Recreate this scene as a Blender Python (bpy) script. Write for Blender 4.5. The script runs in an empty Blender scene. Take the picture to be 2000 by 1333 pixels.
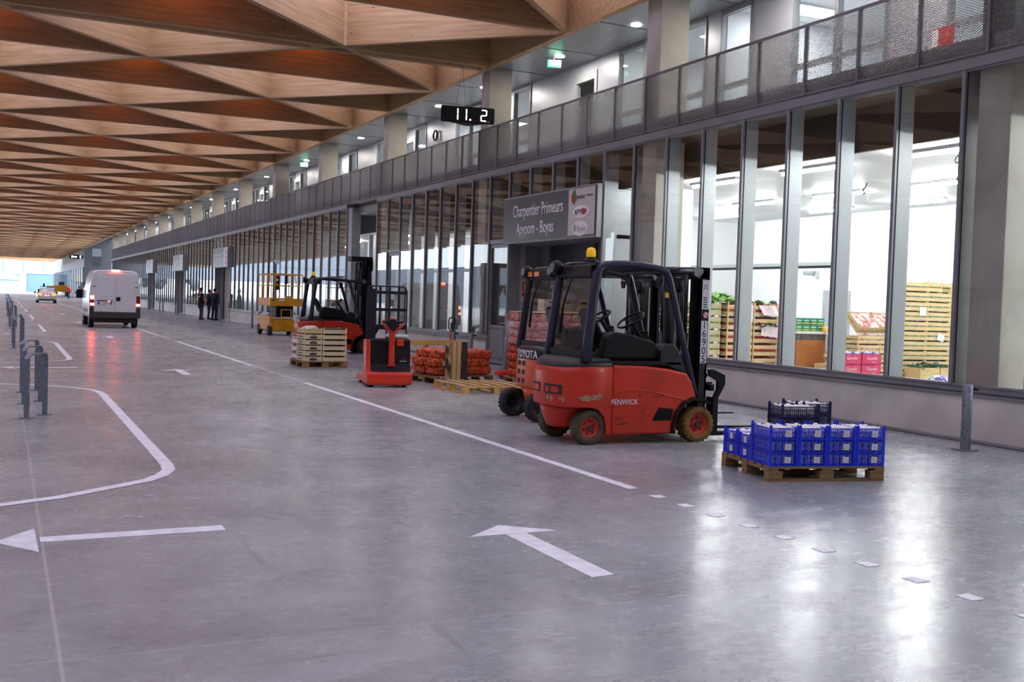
import bpy, bmesh, math, random
from mathutils import Vector, Matrix, Euler
random.seed(7)
S = bpy.context.scene
COL = S.collection
PI = math.pi

# ---------------------------------------------------------------- camera, sky, exposure
cam_d = bpy.data.cameras.new('camera')
cam_d.sensor_width = 36.0
cam_d.lens = 2109.5 / 2000 * 36
cam_d.clip_end = 900
cam = bpy.data.objects.new('camera', cam_d)
COL.objects.link(cam)
YAW, PITCH, ROLL = .441704, -.0366619, .0321058
_fw = Vector((math.sin(YAW)*math.cos(PITCH), math.cos(YAW)*math.cos(PITCH), math.sin(PITCH)))
_rt = Vector((math.cos(YAW), -math.sin(YAW), 0))
_up = _rt.cross(_fw)
_r2 = _rt*math.cos(ROLL) + _up*math.sin(ROLL)
_u2 = -_rt*math.sin(ROLL) + _up*math.cos(ROLL)
cam.matrix_world = Matrix(((_r2.x, _u2.x, -_fw.x, 0), (_r2.y, _u2.y, -_fw.y, 0), (_r2.z, _u2.z, -_fw.z, 1.6), (0, 0, 0, 1)))
S.camera = cam
S.view_settings.view_transform = 'Standard'
S.view_settings.look = 'None'
S.view_settings.gamma = 1.0
S.view_settings.exposure = -0.13
try:
    S.view_settings.use_curve_mapping = False
except Exception:
    pass
W = bpy.data.worlds.new('overcast_sky')
S.world = W
W.use_nodes = True
_bg = W.node_tree.nodes['Background']
_bg.inputs[0].default_value = (.80, .89, 1.0, 1)
_bg.inputs[1].default_value = 6.0
try:
    S.cycles.max_bounces = 7
    S.cycles.diffuse_bounces = 3
    S.cycles.glossy_bounces = 3
    S.cycles.transparent_max_bounces = 12
    S.cycles.caustics_reflective = False
    S.cycles.caustics_refractive = False
except Exception:
    pass
SKYLIGHT = 4.3      # daylight through the roof panels
OFFICE = 1.0

# ---------------------------------------------------------------- materials
def lin(h):
    if isinstance(h, str):
        h = h.lstrip('#')
        h = [int(h[i:i+2], 16)/255 for i in (0, 2, 4)]
        h = [c/12.92 if c <= .04045 else ((c+.055)/1.055)**2.4 for c in h]
    return (h[0], h[1], h[2], 1)

def pm(name, c1, c2=None, scale=6.0, stretch=(1, 1, 1), rough=.6, metal=0.0, bump=0.0, spec=.5, rr=0.0, detail=4.0, coat=0.0, lo=.35, hi=.65):
    m = bpy.data.materials.new(name)
    m.use_nodes = True
    nt = m.node_tree; N = nt.nodes; L = nt.links
    b = N['Principled BSDF']
    b.inputs['Base Color'].default_value = lin(c1)
    b.inputs['Roughness'].default_value = rough
    b.inputs['Metallic'].default_value = metal
    b.inputs['Specular IOR Level'].default_value = spec
    if coat:
        b.inputs['Coat Weight'].default_value = coat
        b.inputs['Coat Roughness'].default_value = .15
    if c2 is not None or bump or rr:
        tc = N.new('ShaderNodeTexCoord'); mp = N.new('ShaderNodeMapping'); nz = N.new('ShaderNodeTexNoise')
        mp.inputs['Scale'].default_value = stretch
        nz.inputs['Scale'].default_value = scale
        nz.inputs['Detail'].default_value = detail
        L.new(tc.outputs['Object'], mp.inputs['Vector']); L.new(mp.outputs[0], nz.inputs['Vector'])
        mr = N.new('ShaderNodeMapRange')
        mr.inputs[1].default_value = lo; mr.inputs[2].default_value = hi
        L.new(nz.outputs[0], mr.inputs[0])
        if c2 is not None:
            mx = N.new('ShaderNodeMix'); mx.data_type = 'RGBA'
            mx.inputs[6].default_value = lin(c1); mx.inputs[7].default_value = lin(c2)
            L.new(mr.outputs[0], mx.inputs[0]); L.new(mx.outputs[2], b.inputs['Base Color'])
        if rr:
            m2 = N.new('ShaderNodeMapRange'); m2.inputs[3].default_value = rough-rr; m2.inputs[4].default_value = rough+rr
            L.new(mr.outputs[0], m2.inputs[0]); L.new(m2.outputs[0], b.inputs['Roughness'])
        if bump:
            bp = N.new('ShaderNodeBump'); bp.inputs['Strength'].default_value = bump; bp.inputs['Distance'].default_value = .01
            L.new(nz.outputs[0], bp.inputs['Height']); L.new(bp.outputs[0], b.inputs['Normal'])
    return m

def em(name, col, strength):
    m = bpy.data.materials.new(name)
    m.use_nodes = True
    b = m.node_tree.nodes['Principled BSDF']
    b.inputs['Base Color'].default_value = lin(col)
    b.inputs['Emission Color'].default_value = lin(col)
    b.inputs['Emission Strength'].default_value = strength
    return m

def glass(name, tint=(1, 1, 1), ior=1.45, wave=0.0, rough=0.0, dirt=0.0):
    m = bpy.data.materials.new(name)
    m.use_nodes = True
    nt = m.node_tree; N = nt.nodes; L = nt.links
    N.remove(N['Principled BSDF'])
    out = N['Material Output']
    tr = N.new('ShaderNodeBsdfTransparent'); tr.inputs[0].default_value = (*tint, 1)
    gl = N.new('ShaderNodeBsdfAnisotropic') if False else N.new('ShaderNodeBsdfGlossy')
    gl.inputs['Roughness'].default_value = rough
    geo = N.new('ShaderNodeNewGeometry'); dot = N.new('ShaderNodeVectorMath'); dot.operation = 'DOT_PRODUCT'
    L.new(geo.outputs['Normal'], dot.inputs[0]); L.new(geo.outputs['Incoming'], dot.inputs[1])
    def mth(op, a, b):
        n = N.new('ShaderNodeMath'); n.operation = op
        for i, v in enumerate((a, b)):
            if hasattr(v, 'is_linked'): L.new(v, n.inputs[i])
            elif v is not None: n.inputs[i].default_value = v
        return n.outputs[0]
    f0 = ((ior-1)/(ior+1))**2
    om = mth('SUBTRACT', 1.0, mth('ABSOLUTE', dot.outputs['Value'], None))
    fres = mth('ADD', f0, mth('MULTIPLY', 1-f0, mth('POWER', om, 5.0)))
    mx = N.new('ShaderNodeMixShader')
    if wave:
        tc = N.new('ShaderNodeTexCoord'); nz = N.new('ShaderNodeTexNoise'); bp = N.new('ShaderNodeBump')
        mp = N.new('ShaderNodeMapping'); mp.inputs['Scale'].default_value = (1, 1.6, .5)
        nz.inputs['Scale'].default_value = 1.2; nz.inputs['Detail'].default_value = 0
        bp.inputs['Strength'].default_value = wave; bp.inputs['Distance'].default_value = .02
        L.new(tc.outputs['Object'], mp.inputs[0]); L.new(mp.outputs[0], nz.inputs[0]); L.new(nz.outputs[0], bp.inputs['Height'])
        L.new(bp.outputs[0], gl.inputs['Normal'])
    L.new(fres, mx.inputs[0]); L.new(tr.outputs[0], mx.inputs[1]); L.new(gl.outputs[0], mx.inputs[2])
    L.new(mx.outputs[0], out.inputs[0])
    return m

def floor_mat():
    m = bpy.data.materials.new('polished_concrete')
    m.use_nodes = True
    nt = m.node_tree; N = nt.nodes; L = nt.links
    b = N['Principled BSDF']
    geo = N.new('ShaderNodeNewGeometry'); sep = N.new('ShaderNodeSeparateXYZ')
    L.new(geo.outputs['Position'], sep.inputs[0])
    def noise(scale, stretch, detail=6, rough=.6, rot=0):
        mp = N.new('ShaderNodeMapping'); mp.inputs['Scale'].default_value = stretch; mp.inputs['Rotation'].default_value = (0, 0, rot)
        nz = N.new('ShaderNodeTexNoise'); nz.inputs['Scale'].default_value = scale; nz.inputs['Detail'].default_value = detail
        nz.inputs['Roughness'].default_value = rough
        L.new(geo.outputs['Position'], mp.inputs[0]); L.new(mp.outputs[0], nz.inputs[0])
        return nz.outputs[0]
    def math_(op, a, bb=None, c=None):
        n = N.new('ShaderNodeMath'); n.operation = op
        for i, v in enumerate((a, bb, c)):
            if v is None: continue
            if hasattr(v, 'is_linked'): L.new(v, n.inputs[i])
            else: n.inputs[i].default_value = v
        return n.outputs[0]
    def mix(fac, a, c):
        n = N.new('ShaderNodeMix'); n.data_type = 'RGBA'
        for i, v in ((0, fac), (6, a), (7, c)):
            if hasattr(v, 'is_linked'): L.new(v, n.inputs[i])
            else: n.inputs[i].default_value = v
        return n.outputs[2]
    def rng(v, a, c, lo=0, hi=1):
        n = N.new('ShaderNodeMapRange'); n.inputs[1].default_value = a; n.inputs[2].default_value = c
        n.inputs[3].default_value = lo; n.inputs[4].default_value = hi
        L.new(v, n.inputs[0]); return n.outputs[0]
    n1 = noise(.55, (1, 1.0, 1), 8, .68)
    n2 = noise(1.7, (.7, 1.35, 1), 8, .74, .35)
    n3 = noise(11, (.7, 1.3, 1), 6, .72, -.3)
    n4 = noise(.9, (1, 1, 1), 6, .6)
    c = mix(rng(n1, .36, .64), lin('a0a4a5'), lin('7f8385'))
    c = mix(rng(n2, .5, .74, 0, .5), c, lin('626468'))
    c = mix(rng(n3, .42, .66, 0, .2), c, lin('b2b4b6'))
    # reddish-brown wear in the parking strip
    wear = math_('MULTIPLY', rng(n4, .56, .72), rng(sep.outputs[0], 3.6, 5.6))
    c = mix(math_('MULTIPLY', wear, .45), c, lin('76666c'))
    # scuffs and skid marks
    sk = noise(3.5, (.16, 3.2, 1), 3, .5, .55)
    c = mix(rng(sk, .66, .74, 0, .38), c, lin('4f4d52'))
    sk2 = noise(3.0, (3.0, .2, 1), 3, .5, .2)
    c = mix(rng(sk2, .67, .75, 0, .32), c, lin('4f4d52'))
    # damp band along the saw cut
    band = math_('MULTIPLY', rng(math_('ABSOLUTE', math_('SUBTRACT', sep.outputs[1], math_('ADD', 5.05, math_('MULTIPLY', n2, .25)))), .22, .30, 1, 0), rng(sep.outputs[0], .6, 1.6))
    c = mix(math_('MULTIPLY', band, .22), c, lin('6b6668'))
    # saw cuts
    def cut(axis, pos, w):
        return rng(math_('ABSOLUTE', math_('SUBTRACT', sep.outputs[axis], pos)), w*.6, w, 1, 0)
    c = mix(math_('MULTIPLY', cut(0, .245, .010), .6), c, lin('c4bfb6'))
    c = mix(math_('MULTIPLY', cut(1, 4.94, .006), .55), c, lin('c2bfbc'))
    c = mix(math_('MULTIPLY', cut(0, 6.0, .007), .35), c, lin('b0aca8'))
    for y in (13.0, 21.05, 29.1, 37.2, 53.3, 69.4):
        c = mix(math_('MULTIPLY', cut(1, y, .008), .3), c, lin('b5b2ae'))
    L.new(c, b.inputs['Base Color'])
    L.new(math_('ADD', rng(n2, .3, .7, .17, .30), math_('MULTIPLY', rng(n3, .3, .7), .06)), b.inputs['Roughness'])
    bp = N.new('ShaderNodeBump'); bp.inputs['Strength'].default_value = .03; bp.inputs['Distance'].default_value = .003
    L.new(n3, bp.inputs['Height']); L.new(bp.outputs[0], b.inputs['Normal'])
    b.inputs['Specular IOR Level'].default_value = .55
    return m

def wood_mat(name, c1, c2, knot, axis=0, rough=.6, gscale=1.0, knots=True):
    """planked timber: long grain along one local axis with scattered knots"""
    m = bpy.data.materials.new(name)
    m.use_nodes = True
    nt = m.node_tree; N = nt.nodes; L = nt.links
    b = N['Principled BSDF']; b.inputs['Roughness'].default_value = rough
    tc = N.new('ShaderNodeTexCoord')
    mp = N.new('ShaderNodeMapping')
    s = [9*gscale, 9*gscale, 9*gscale]; s[axis] = .5*gscale
    mp.inputs['Scale'].default_value = s
    nz = N.new('ShaderNodeTexNoise'); nz.inputs['Scale'].default_value = 1.6; nz.inputs['Detail'].default_value = 4
    L.new(tc.outputs['Object'], mp.inputs[0]); L.new(mp.outputs[0], nz.inputs[0])
    mr = N.new('ShaderNodeMapRange'); mr.inputs[1].default_value = .35; mr.inputs[2].default_value = .65
    L.new(nz.outputs[0], mr.inputs[0])
    mx = N.new('ShaderNodeMix'); mx.data_type = 'RGBA'
    mx.inputs[6].default_value = lin(c1); mx.inputs[7].default_value = lin(c2)
    L.new(mr.outputs[0], mx.inputs[0])
    last = mx.outputs[2]
    if knots:
        mp2 = N.new('ShaderNodeMapping')
        s2 = [4.2*gscale]*3; s2[axis] = 2.4*gscale
        mp2.inputs['Scale'].default_value = s2
        vo = N.new('ShaderNodeTexVoronoi'); vo.inputs['Scale'].default_value = 1.0
        L.new(tc.outputs['Object'], mp2.inputs[0]); L.new(mp2.outputs[0], vo.inputs['Vector'])
        m3 = N.new('ShaderNodeMapRange'); m3.inputs[1].default_value = .05; m3.inputs[2].default_value = .10; m3.inputs[3].default_value = .85; m3.inputs[4].default_value = 0
        L.new(vo.outputs['Distance'], m3.inputs[0])
        k = N.new('ShaderNodeMix'); k.data_type = 'RGBA'; k.inputs[7].default_value = lin(knot)
        L.new(m3.outputs[0], k.inputs[0]); L.new(last, k.inputs[6]); last = k.outputs[2]
    L.new(last, b.inputs['Base Color'])
    return m

M = {}
M['floor'] = floor_mat()
M['paint_white'] = pm('white_road_paint', 'e8e8ec', 'cfd0d6', 9, rough=.5)
M['concrete'] = pm('cast_concrete', 'dedad4', 'c6c2bd', 1.3, rough=.8, detail=7, bump=.05)
M['kerb'] = pm('dark_kerb_concrete', '7c7a7c', '686668', 4, rough=.8)
M['addedblock'] = pm('added_block_grey', '8d95a3', '7b8390', .3, rough=.8)  # grey of the added block out of view on the left
M['scrape'] = pm('bare_scraped_primer', 'b09a78', '8a7458', 40, rough=.8)
M['column'] = pm('column_concrete', 'c2bdb2', 'aaa59b', 1.1, rough=.8, detail=7)
M['metal'] = pm('grey_aluminium', '8c8e93', '828489', 3, rough=.38, metal=.15)
M['fin'] = pm('pale_aluminium_fin', 'a9adb0', None, rough=.45, metal=.2)
M['gasket'] = pm('black_rubber_gasket', '0b0b10', None, rough=.7)
M['dark'] = pm('dark_grey_steel', '4a4a50', '424248', 4, rough=.5, metal=.3)
M['meshm'] = pm('expanded_metal', 'b2b0b2', None, rough=.5, metal=.05)
M['rail'] = pm('balustrade_steel', '7a797e', None, rough=.5, metal=.1)
M['galv'] = pm('galvanised_steel', '8a919c', '6d747f', 22, rough=.4, metal=.6)
M['soffit'] = pm('soffit_panel', '8f9499', '878c92', 2, rough=.35, metal=.35)
M['gwall'] = pm('gallery_panel', 'b4b6c2', None, rough=.4, metal=.15)
M['white'] = pm('white_wall_panel', 'e9eaeb', None, rough=.45)
M['whitefloor'] = pm('shop_floor', 'e4e5e6', 'd8d9da', 2, rough=.3)
M['bulk'] = pm('dark_bulkhead', '5d4c3c', '42382f', 1.6, (1, .3, 1), rough=.7)
M['glass'] = glass('facade_glass', (.95, .97, .96), 1.45, .03)
M['glass_clear'] = glass('clear_pane', (.93, .95, .95), 1.38)
M['glass_smoke'] = glass('dusty_pane', (.70, .68, .66), 1.32)
M['spruce_x'] = wood_mat('spruce_beam', 'b4906a', '9d7850', '6a4428', 0)
M['deck'] = wood_mat('timber_deck', 'a97f4f', '987042', '6a4428', 0)
M['pallet'] = wood_mat('pallet_wood', 'c9a878', 'a98858', '6b4a2a', 0, .8, 2.2)
M['pallet_b'] = wood_mat('brown_pallet_wood', '9a7a55', '7a5d3e', '4a3018', 0, .85, 2.2)
M['pallet_old'] = pm('tarred_old_wood', 'b09068', '2e2a28', 5, (1, 1, 1), rough=.85, lo=.45, hi=.6)
M['pallet_d'] = pm('blackened_wood', '3a3532', '2a2624', 8, rough=.85)
M['crate'] = wood_mat('poplar_crate_wood', 'dcc496', 'c4a774', '96703e', 0, .8, 2.5)
M['crate_pale'] = wood_mat('pale_crate_wood', 'd8cdaa', 'c6b78e', 'a08a5e', 0, .8, 2.5)
M['yellowwood'] = wood_mat('yellow_pine', 'd7a860', 'c08e48', '7a5020', 0, .7, 2.5)
M['red'] = pm('red_machine_paint', 'cc2e0e', 'ae240c', 2.2, rough=.42, lo=.4, hi=.75, coat=.1)
M['orange'] = pm('orange_red_paint', 'dc5220', 'c84a20', 3, rough=.4, coat=.2)
M['black'] = pm('black_plastic', '0b0b0e', '121216', 8, rough=.5, spec=.25)
M['blackgloss'] = pm('black_satin_paint', '121420', '181a26', 5, rough=.3)
M['pillar'] = pm('blue_black_paint', '1b2036', '242a42', 6, rough=.34)
M['grey_pl'] = pm('dark_grey_plastic', '2e2d2b', '383734', 6, rough=.55)
M['rubber'] = pm('black_tyre_rubber', '202022', '2c2c2e', 12, rough=.85)
M['tyre_tan'] = pm('worn_grey_brown_tyre', '5a5040', '463f35', 10, rough=.9)
M['tyre_ochre'] = pm('ochre_tyre', '86652f', '6c4f26', 10, rough=.85)
M['steel'] = pm('bare_steel', '7c7c80', '5c5c62', 12, rough=.4, metal=.8)
M['chrome'] = pm('bright_steel', 'c8c8cc', None, rough=.2, metal=.9)
M['yellow'] = pm('yellow_machine_paint', 'd99a10', 'c58a0c', 3, rough=.5)
M['yellow_l'] = pm('pale_yellow_paint', 'e0a050', 'd29440', 3, rough=.5)  # paler yellow for the left tray, lid and skirt of the lift
M['amber'] = em('amber_lens', 'f2b808', .3)
M['orangelens'] = pm('orange_lens', 'e07818', None, rough=.25)
M['blue'] = pm('blue_crate_plastic', '1438f0', '1030d0', 4, rough=.38)
M['navy'] = pm('navy_crate_plastic', '141c58', '10164a', 4, rough=.42)
M['veg'] = pm('white_vegetable', 'efece6', 'dcd8d0', 20, rough=.6)
M['label'] = pm('white_paper_label', 'e6e6ea', None, rough=.7)
M['print'] = pm('dark_print', '26242a', None, rough=.7)
M['paper'] = pm('crumpled_white_paper', 'e2ddd8', 'c9c2bc', 14, rough=.8)
M['pinkwrap'] = pm('pink_printed_wrap', 'dcc0ca', 'e6dcdf', 9, rough=.5)
M['redfilm'] = pm('red_film', 'a83428', 'cfc8c4', 11, rough=.35, lo=.42, hi=.58)
M['redveg'] = pm('red_packs', '9c2018', '74140f', 14, rough=.4)
M['green'] = pm('leafy_green', '86b04a', '3f7a24', 12, rough=.6)
M['dkgreen'] = pm('dark_leaf_green', '3c7428', '21481a', 14, rough=.6)
M['teal'] = pm('green_film', '2f6a52', '8fa89a', 20, rough=.4)
M['purple'] = pm('purple_film', '4a2a90', 'd8d4d8', 9, rough=.4, lo=.48, hi=.54)
M['pinkbox'] = pm('magenta_cardboard', 'c01a52', None, rough=.5)
M['greenbox'] = pm('green_cardboard', '1c8060', None, rough=.5)
M['yellowstripe'] = pm('yellow_print', 'd8b030', None, rough=.5)
M['board'] = pm('brown_hardboard', 'b0703c', '9c5f30', 3, (1, 1, .2), rough=.45)
M['card'] = pm('cardboard', 'c9ab7e', 'b8986a', 6, rough=.8)
M['cream'] = pm('cream_box_card', 'd9d8b8', None, rough=.7)
M['vanwhite'] = pm('van_white_paint', 'dcdce2', None, rough=.25, coat=.4)
M['carwhite'] = pm('car_silver_white', 'c9c6c4', None, rough=.25, metal=.2, coat=.4)
M['carglass'] = pm('dark_car_glass', '10141c', None, rough=.06, spec=.9)
M['redlamp'] = em('lit_red_lamp', 'ff2a14', 9.0)
M['hotlamp'] = em('lit_brake_lamp', 'ff5038', 45.0)
M['reddull'] = pm('unlit_red_lamp', '8a0c0c', None, rough=.2)
M['amberlit'] = em('lit_tail_lamp', 'ff6a20', 6.0)
M['skin'] = pm('skin', 'c99a80', None, rough=.55)
M['hair'] = pm('dark_hair', '1c1714', None, rough=.7)
M['hair_b'] = pm('blond_hair', '8f6f45', '70532f', 30, rough=.7)
M['coat'] = pm('black_coat_cloth', '0d0d11', '15151a', 12, rough=.85)
M['navycloth'] = pm('navy_cloth', '161a2c', '1c2034', 12, rough=.85)
M['jeans'] = pm('blue_jeans', '1f2c4c', '283658', 14, rough=.85)
M['hivis'] = pm('red_orange_vest', 'c02818', None, rough=.6)
M['shoe'] = pm('brown_shoe', '4a2e22', None, rough=.6)
M['shoe_b'] = pm('black_shoe', '0c0c0e', None, rough=.5)
M['extred'] = pm('extinguisher_red', 'b81818', None, rough=.3)
M['signgrey'] = pm('brushed_sign_grey', '4c4b4d', '545355', 1.2, (1, 1, .2), rough=.3, metal=.1, spec=.25)
M['signwhite'] = pm('sign_white', 'c6c4c0', None, rough=.4)
M['lettering'] = pm('white_lettering', 'f0f0f2', None, rough=.5)
M['logored'] = pm('logo_red', 'b81c1c', None, rough=.5)
M['logogreen'] = pm('logo_green', '2a7a30', None, rough=.5)
M['led'] = em('white_led', 'ffffff', 4.0)
M['lampdisc'] = em('downlight_diffuser', 'fff8ee', 600.0)
M['tube'] = em('fluorescent_tube', 'fbfdff', 170.0)
M['officelamp'] = em('office_ceiling_panel', 'f4f8ff', 45.0)
M['warmtube'] = em('warm_lamp_tube', 'ff8a20', 34.0)
M['exitgreen'] = em('exit_sign_green', '18a878', 1.2)
M['exitwhite'] = em('exit_sign_white', 'dff8f0', 2.0)
M['skylight'] = em('daylit_roof_panel', 'd8dcff', SKYLIGHT)
M['onion'] = pm('red_net_bag', 'de622e', 'ac3818', 15, rough=.35, detail=2, lo=.38, hi=.62)
M['onion_p'] = pm('film_wrapped_red_net', 'd8aaa6', 'b46a60', 9, (1, 1, 2.5), rough=.25, lo=.35, hi=.6)
M['film'] = pm('clear_wrap_roll', 'c4c6cc', 'a4a6ae', 6, (4, 1, 1), rough=.2)
M['signred'] = pm('safety_red', 'b01818', None, rough=.5)
M['tree'] = pm('hazy_tree', '9aa3ae', '7f8b96', .5, rough=.9)  # distance haze is mixed into this grey
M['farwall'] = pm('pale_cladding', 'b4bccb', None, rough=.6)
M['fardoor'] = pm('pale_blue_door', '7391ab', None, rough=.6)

# ---------------------------------------------------------------- mesh building
KIDS = {}
def adopt(o, parent):
    o.parent = parent
    KIDS.setdefault(parent.name, []).append(o)
class MB:
    def __init__(s):
        s.v = []; s.f = []; s.mi = []; s.sm = []
        s.cur = 0; s.T = None
    def mat(s, i): s.cur = i; return s
    def xf(s, m=None): s.T = m; return s
    def add(s, vs, fs, smooth=False):
        o = len(s.v)
        if s.T is not None: vs = [s.T @ Vector(p) for p in vs]
        s.v += [tuple(p) for p in vs]
        for f in fs:
            s.f.append([i+o for i in f]); s.mi.append(s.cur); s.sm.append(smooth)
        return s
    def box(s, x0, x1, y0, y1, z0, z1):
        vs = [(x, y, z) for z in (z0, z1) for y in (y0, y1) for x in (x0, x1)]
        return s.add(vs, [(0, 2, 3, 1), (4, 5, 7, 6), (0, 1, 5, 4), (2, 6, 7, 3), (0, 4, 6, 2), (1, 3, 7, 5)])
    def obox(s, c, size, rot=(0, 0, 0)):
        R = Euler(rot).to_matrix(); c = Vector(c)
        hx, hy, hz = size[0]/2, size[1]/2, size[2]/2
        vs = [c + R @ Vector((x, y, z)) for z in (-hz, hz) for y in (-hy, hy) for x in (-hx, hx)]
        return s.add(vs, [(0, 2, 3, 1), (4, 5, 7, 6), (0, 1, 5, 4), (2, 6, 7, 3), (0, 4, 6, 2), (1, 3, 7, 5)])
    def beam(s, p, q, w, h, up=(0, 0, 1)):
        p = Vector(p); q = Vector(q); d = (q-p).normalized(); up = Vector(up)
        r = d.cross(up)
        if r.length < 1e-4: r = d.cross(Vector((0, 1, 0)))
        r.normalize(); u = r.cross(d)
        vs = []
        for e in (p, q):
            for a, b in ((-1, -1), (1, -1), (1, 1), (-1, 1)):
                vs.append(e + r*(a*w/2) + u*(b*h/2))
        return s.add(vs, [(0, 1, 2, 3), (7, 6, 5, 4), (0, 4, 5, 1), (1, 5, 6, 2), (2, 6, 7, 3), (3, 7, 4, 0)])
    def loft(s, rings, caps=True, smooth=True, closed=True):
        n = len(rings[0]); vs = [p for r in rings for p in r]; fs = []
        for k in range(len(rings)-1):
            for i in range(n if closed else n-1):
                j = (i+1) % n
                fs.append((k*n+i, k*n+j, (k+1)*n+j, (k+1)*n+i))
        s.add(vs, fs, smooth)
        if caps:
            o = len(s.v)-len(vs)
            for idx, rev in ((0, True), (len(rings)-1, False)):
                f = [o+idx*n+i for i in range(n)]
                if rev: f.reverse()
                s.f.append(f); s.mi.append(s.cur); s.sm.append(False)
        return s
    def cyl(s, p, q, r, r2=None, n=12, caps=True, smooth=True):
        p = Vector(p); q = Vector(q); d = (q-p).normalized()
        a = d.orthogonal().normalized(); b = d.cross(a)
        r2 = r if r2 is None else r2
        rg = []
        for e, rr in ((p, r), (q, r2)):
            rg.append([e + a*(rr*math.cos(2*PI*i/n)) + b*(rr*math.sin(2*PI*i/n)) for i in range(n)])
        return s.loft(rg, caps, smooth)
    def tube(s, path, r, n=8, caps=True):
        P = [Vector(p) for p in path]; rg = []; a = None
        for i, p in enumerate(P):
            d = (P[min(i+1, len(P)-1)]-P[max(i-1, 0)]).normalized()
            a = d.orthogonal().normalized() if a is None else (a - d*a.dot(d)).normalized()
            b = d.cross(a); rr = r[i] if isinstance(r, (list, tuple)) else r
            rg.append([p + a*(rr*math.cos(2*PI*k/n)) + b*(rr*math.sin(2*PI*k/n)) for k in range(n)])
        return s.loft(rg, caps, True)
    def lathe(s, prof, n=24, c=(0, 0, 0), axis='z', smooth=True, ring=False):
        rg = []
        for r, h in prof:
            ring = []
            for i in range(n):
                a = 2*PI*i/n; x, y = r*math.cos(a), r*math.sin(a)
                if axis == 'z': q = (c[0]+x, c[1]+y, c[2]+h)
                elif axis == 'y': q = (c[0]+x, c[1]-h, c[2]+y)
                else: q = (c[0]+h, c[1]+x, c[2]+y)
                ring.append(q)
            rg.append(ring)
        if ring: rg.append(rg[0])
        return s.loft(rg, not ring, smooth)
    def prism(s, poly, axis, a, b, smooth=False):
        def P(u, v, w):
            return {'x': (w, u, v), 'y': (u, w, v), 'z': (u, v, w)}[axis]
        n = len(poly); vs = [P(u, v, a) for u, v in poly] + [P(u, v, b) for u, v in poly]
        fs = [tuple(range(n-1, -1, -1)), tuple(range(n, 2*n))]
        fs += [(i, (i+1) % n, n+(i+1) % n, n+i) for i in range(n)]
        return s.add(vs, fs, smooth)
    def ball(s, c, r, nu=10, nv=7, sc=(1, 1, 1)):
        vs = [(c[0], c[1], c[2]+r*sc[2])]
        for j in range(1, nv):
            t = PI*j/nv
            for i in range(nu):
                p = 2*PI*i/nu
                vs.append((c[0]+r*sc[0]*math.sin(t)*math.cos(p), c[1]+r*sc[1]*math.sin(t)*math.sin(p), c[2]+r*sc[2]*math.cos(t)))
        vs.append((c[0], c[1], c[2]-r*sc[2])); fs = []
        for i in range(nu):
            fs.append((0, 1+i, 1+(i+1) % nu))
            for j in range(nv-2):
                a = 1+j*nu; fs.append((a+i, a+nu+i, a+nu+(i+1) % nu, a+(i+1) % nu))
            a = 1+(nv-2)*nu; fs.append((a+i, len(vs)-1, a+(i+1) % nu))
        return s.add(vs, fs, True)
    def build(s, name, mats, parent=None, loc=None, rotz=0, bevel=0, seg=2, kind=None, sub=0, label=None, rot=None):
        me = bpy.data.meshes.new(name)
        me.from_pydata(s.v, [], s.f)
        if not isinstance(mats, (list, tuple)): mats = [mats]
        for m in mats: me.materials.append(M[m] if isinstance(m, str) else m)
        me.polygons.foreach_set('material_index', s.mi)
        me.polygons.foreach_set('use_smooth', s.sm)
        bm = bmesh.new(); bm.from_mesh(me)
        bmesh.ops.recalc_face_normals(bm, faces=bm.faces); bm.to_mesh(me); bm.free()
        me.update()
        o = bpy.data.objects.new(name, me); COL.objects.link(o)
        if parent is not None: adopt(o, parent)
        if loc is not None: o.location = loc
        if rot is not None: o.rotation_euler = rot
        elif rotz: o.rotation_euler = (0, 0, rotz)
        if bevel:
            b = o.modifiers.new('edge', 'BEVEL'); b.width = bevel; b.segments = seg; b.limit_method = 'ANGLE'; b.angle_limit = .6
            b.harden_normals = False
        if sub:
            b = o.modifiers.new('smooth', 'SUBSURF'); b.levels = sub; b.render_levels = sub
        if kind: o['kind'] = kind
        if label: o['label'] = label
        return o

def thing(name, label, cat, loc=(0, 0, 0), rotz=0, group=None):
    o = bpy.data.objects.new(name, None); COL.objects.link(o)
    o.empty_display_size = .1
    o.location = loc; o.rotation_euler = (0, 0, rotz)
    o['label'] = label; o['category'] = cat
    if group: o['group'] = group
    return o
def tag(o, label, cat, group=None):
    o['label'] = label; o['category'] = cat
    if group: o['group'] = group
    return o
def dup(o, parent=None, loc=None, rotz=None, label=None, group=None, ch=None):
    c = o.copy(); COL.objects.link(c)
    if parent is not None: adopt(c, parent)
    if loc is not None: c.location = loc
    if rotz is not None: c.rotation_euler = (0, 0, rotz)
    if label: c['label'] = label
    if group: c['group'] = group
    for k in KIDS.get(o.name, ()): dup(k, c)
    return c
def txt(name, body, size, mat, parent, loc, rot, ext=.002, align='CENTER', sx=1.0, bend=None):
    cu = bpy.data.curves.new(name, 'FONT')
    cu.body = body; cu.size = size; cu.extrude = ext; cu.align_x = align; cu.align_y = 'CENTER'
    cu.resolution_u = 3
    tmp = bpy.data.objects.new('tmp_text', cu); COL.objects.link(tmp)
    dg = bpy.context.evaluated_depsgraph_get()
    me = bpy.data.meshes.new_from_object(tmp.evaluated_get(dg))
    bpy.data.objects.remove(tmp); bpy.data.curves.remove(cu)
    me.materials.clear(); me.materials.append(M[mat]); me.name = name
    if bend:
        for v in me.vertices: v.co.z += bend(v.co.x*sx)
    o = bpy.data.objects.new(name, me); COL.objects.link(o)
    if parent is not None: adopt(o, parent)
    o.location = loc; o.rotation_euler = rot; o.scale = (sx, 1, 1)
    return o
FACE_MY = (PI/2, 0, 0)            # lettering that faces -Y
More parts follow.
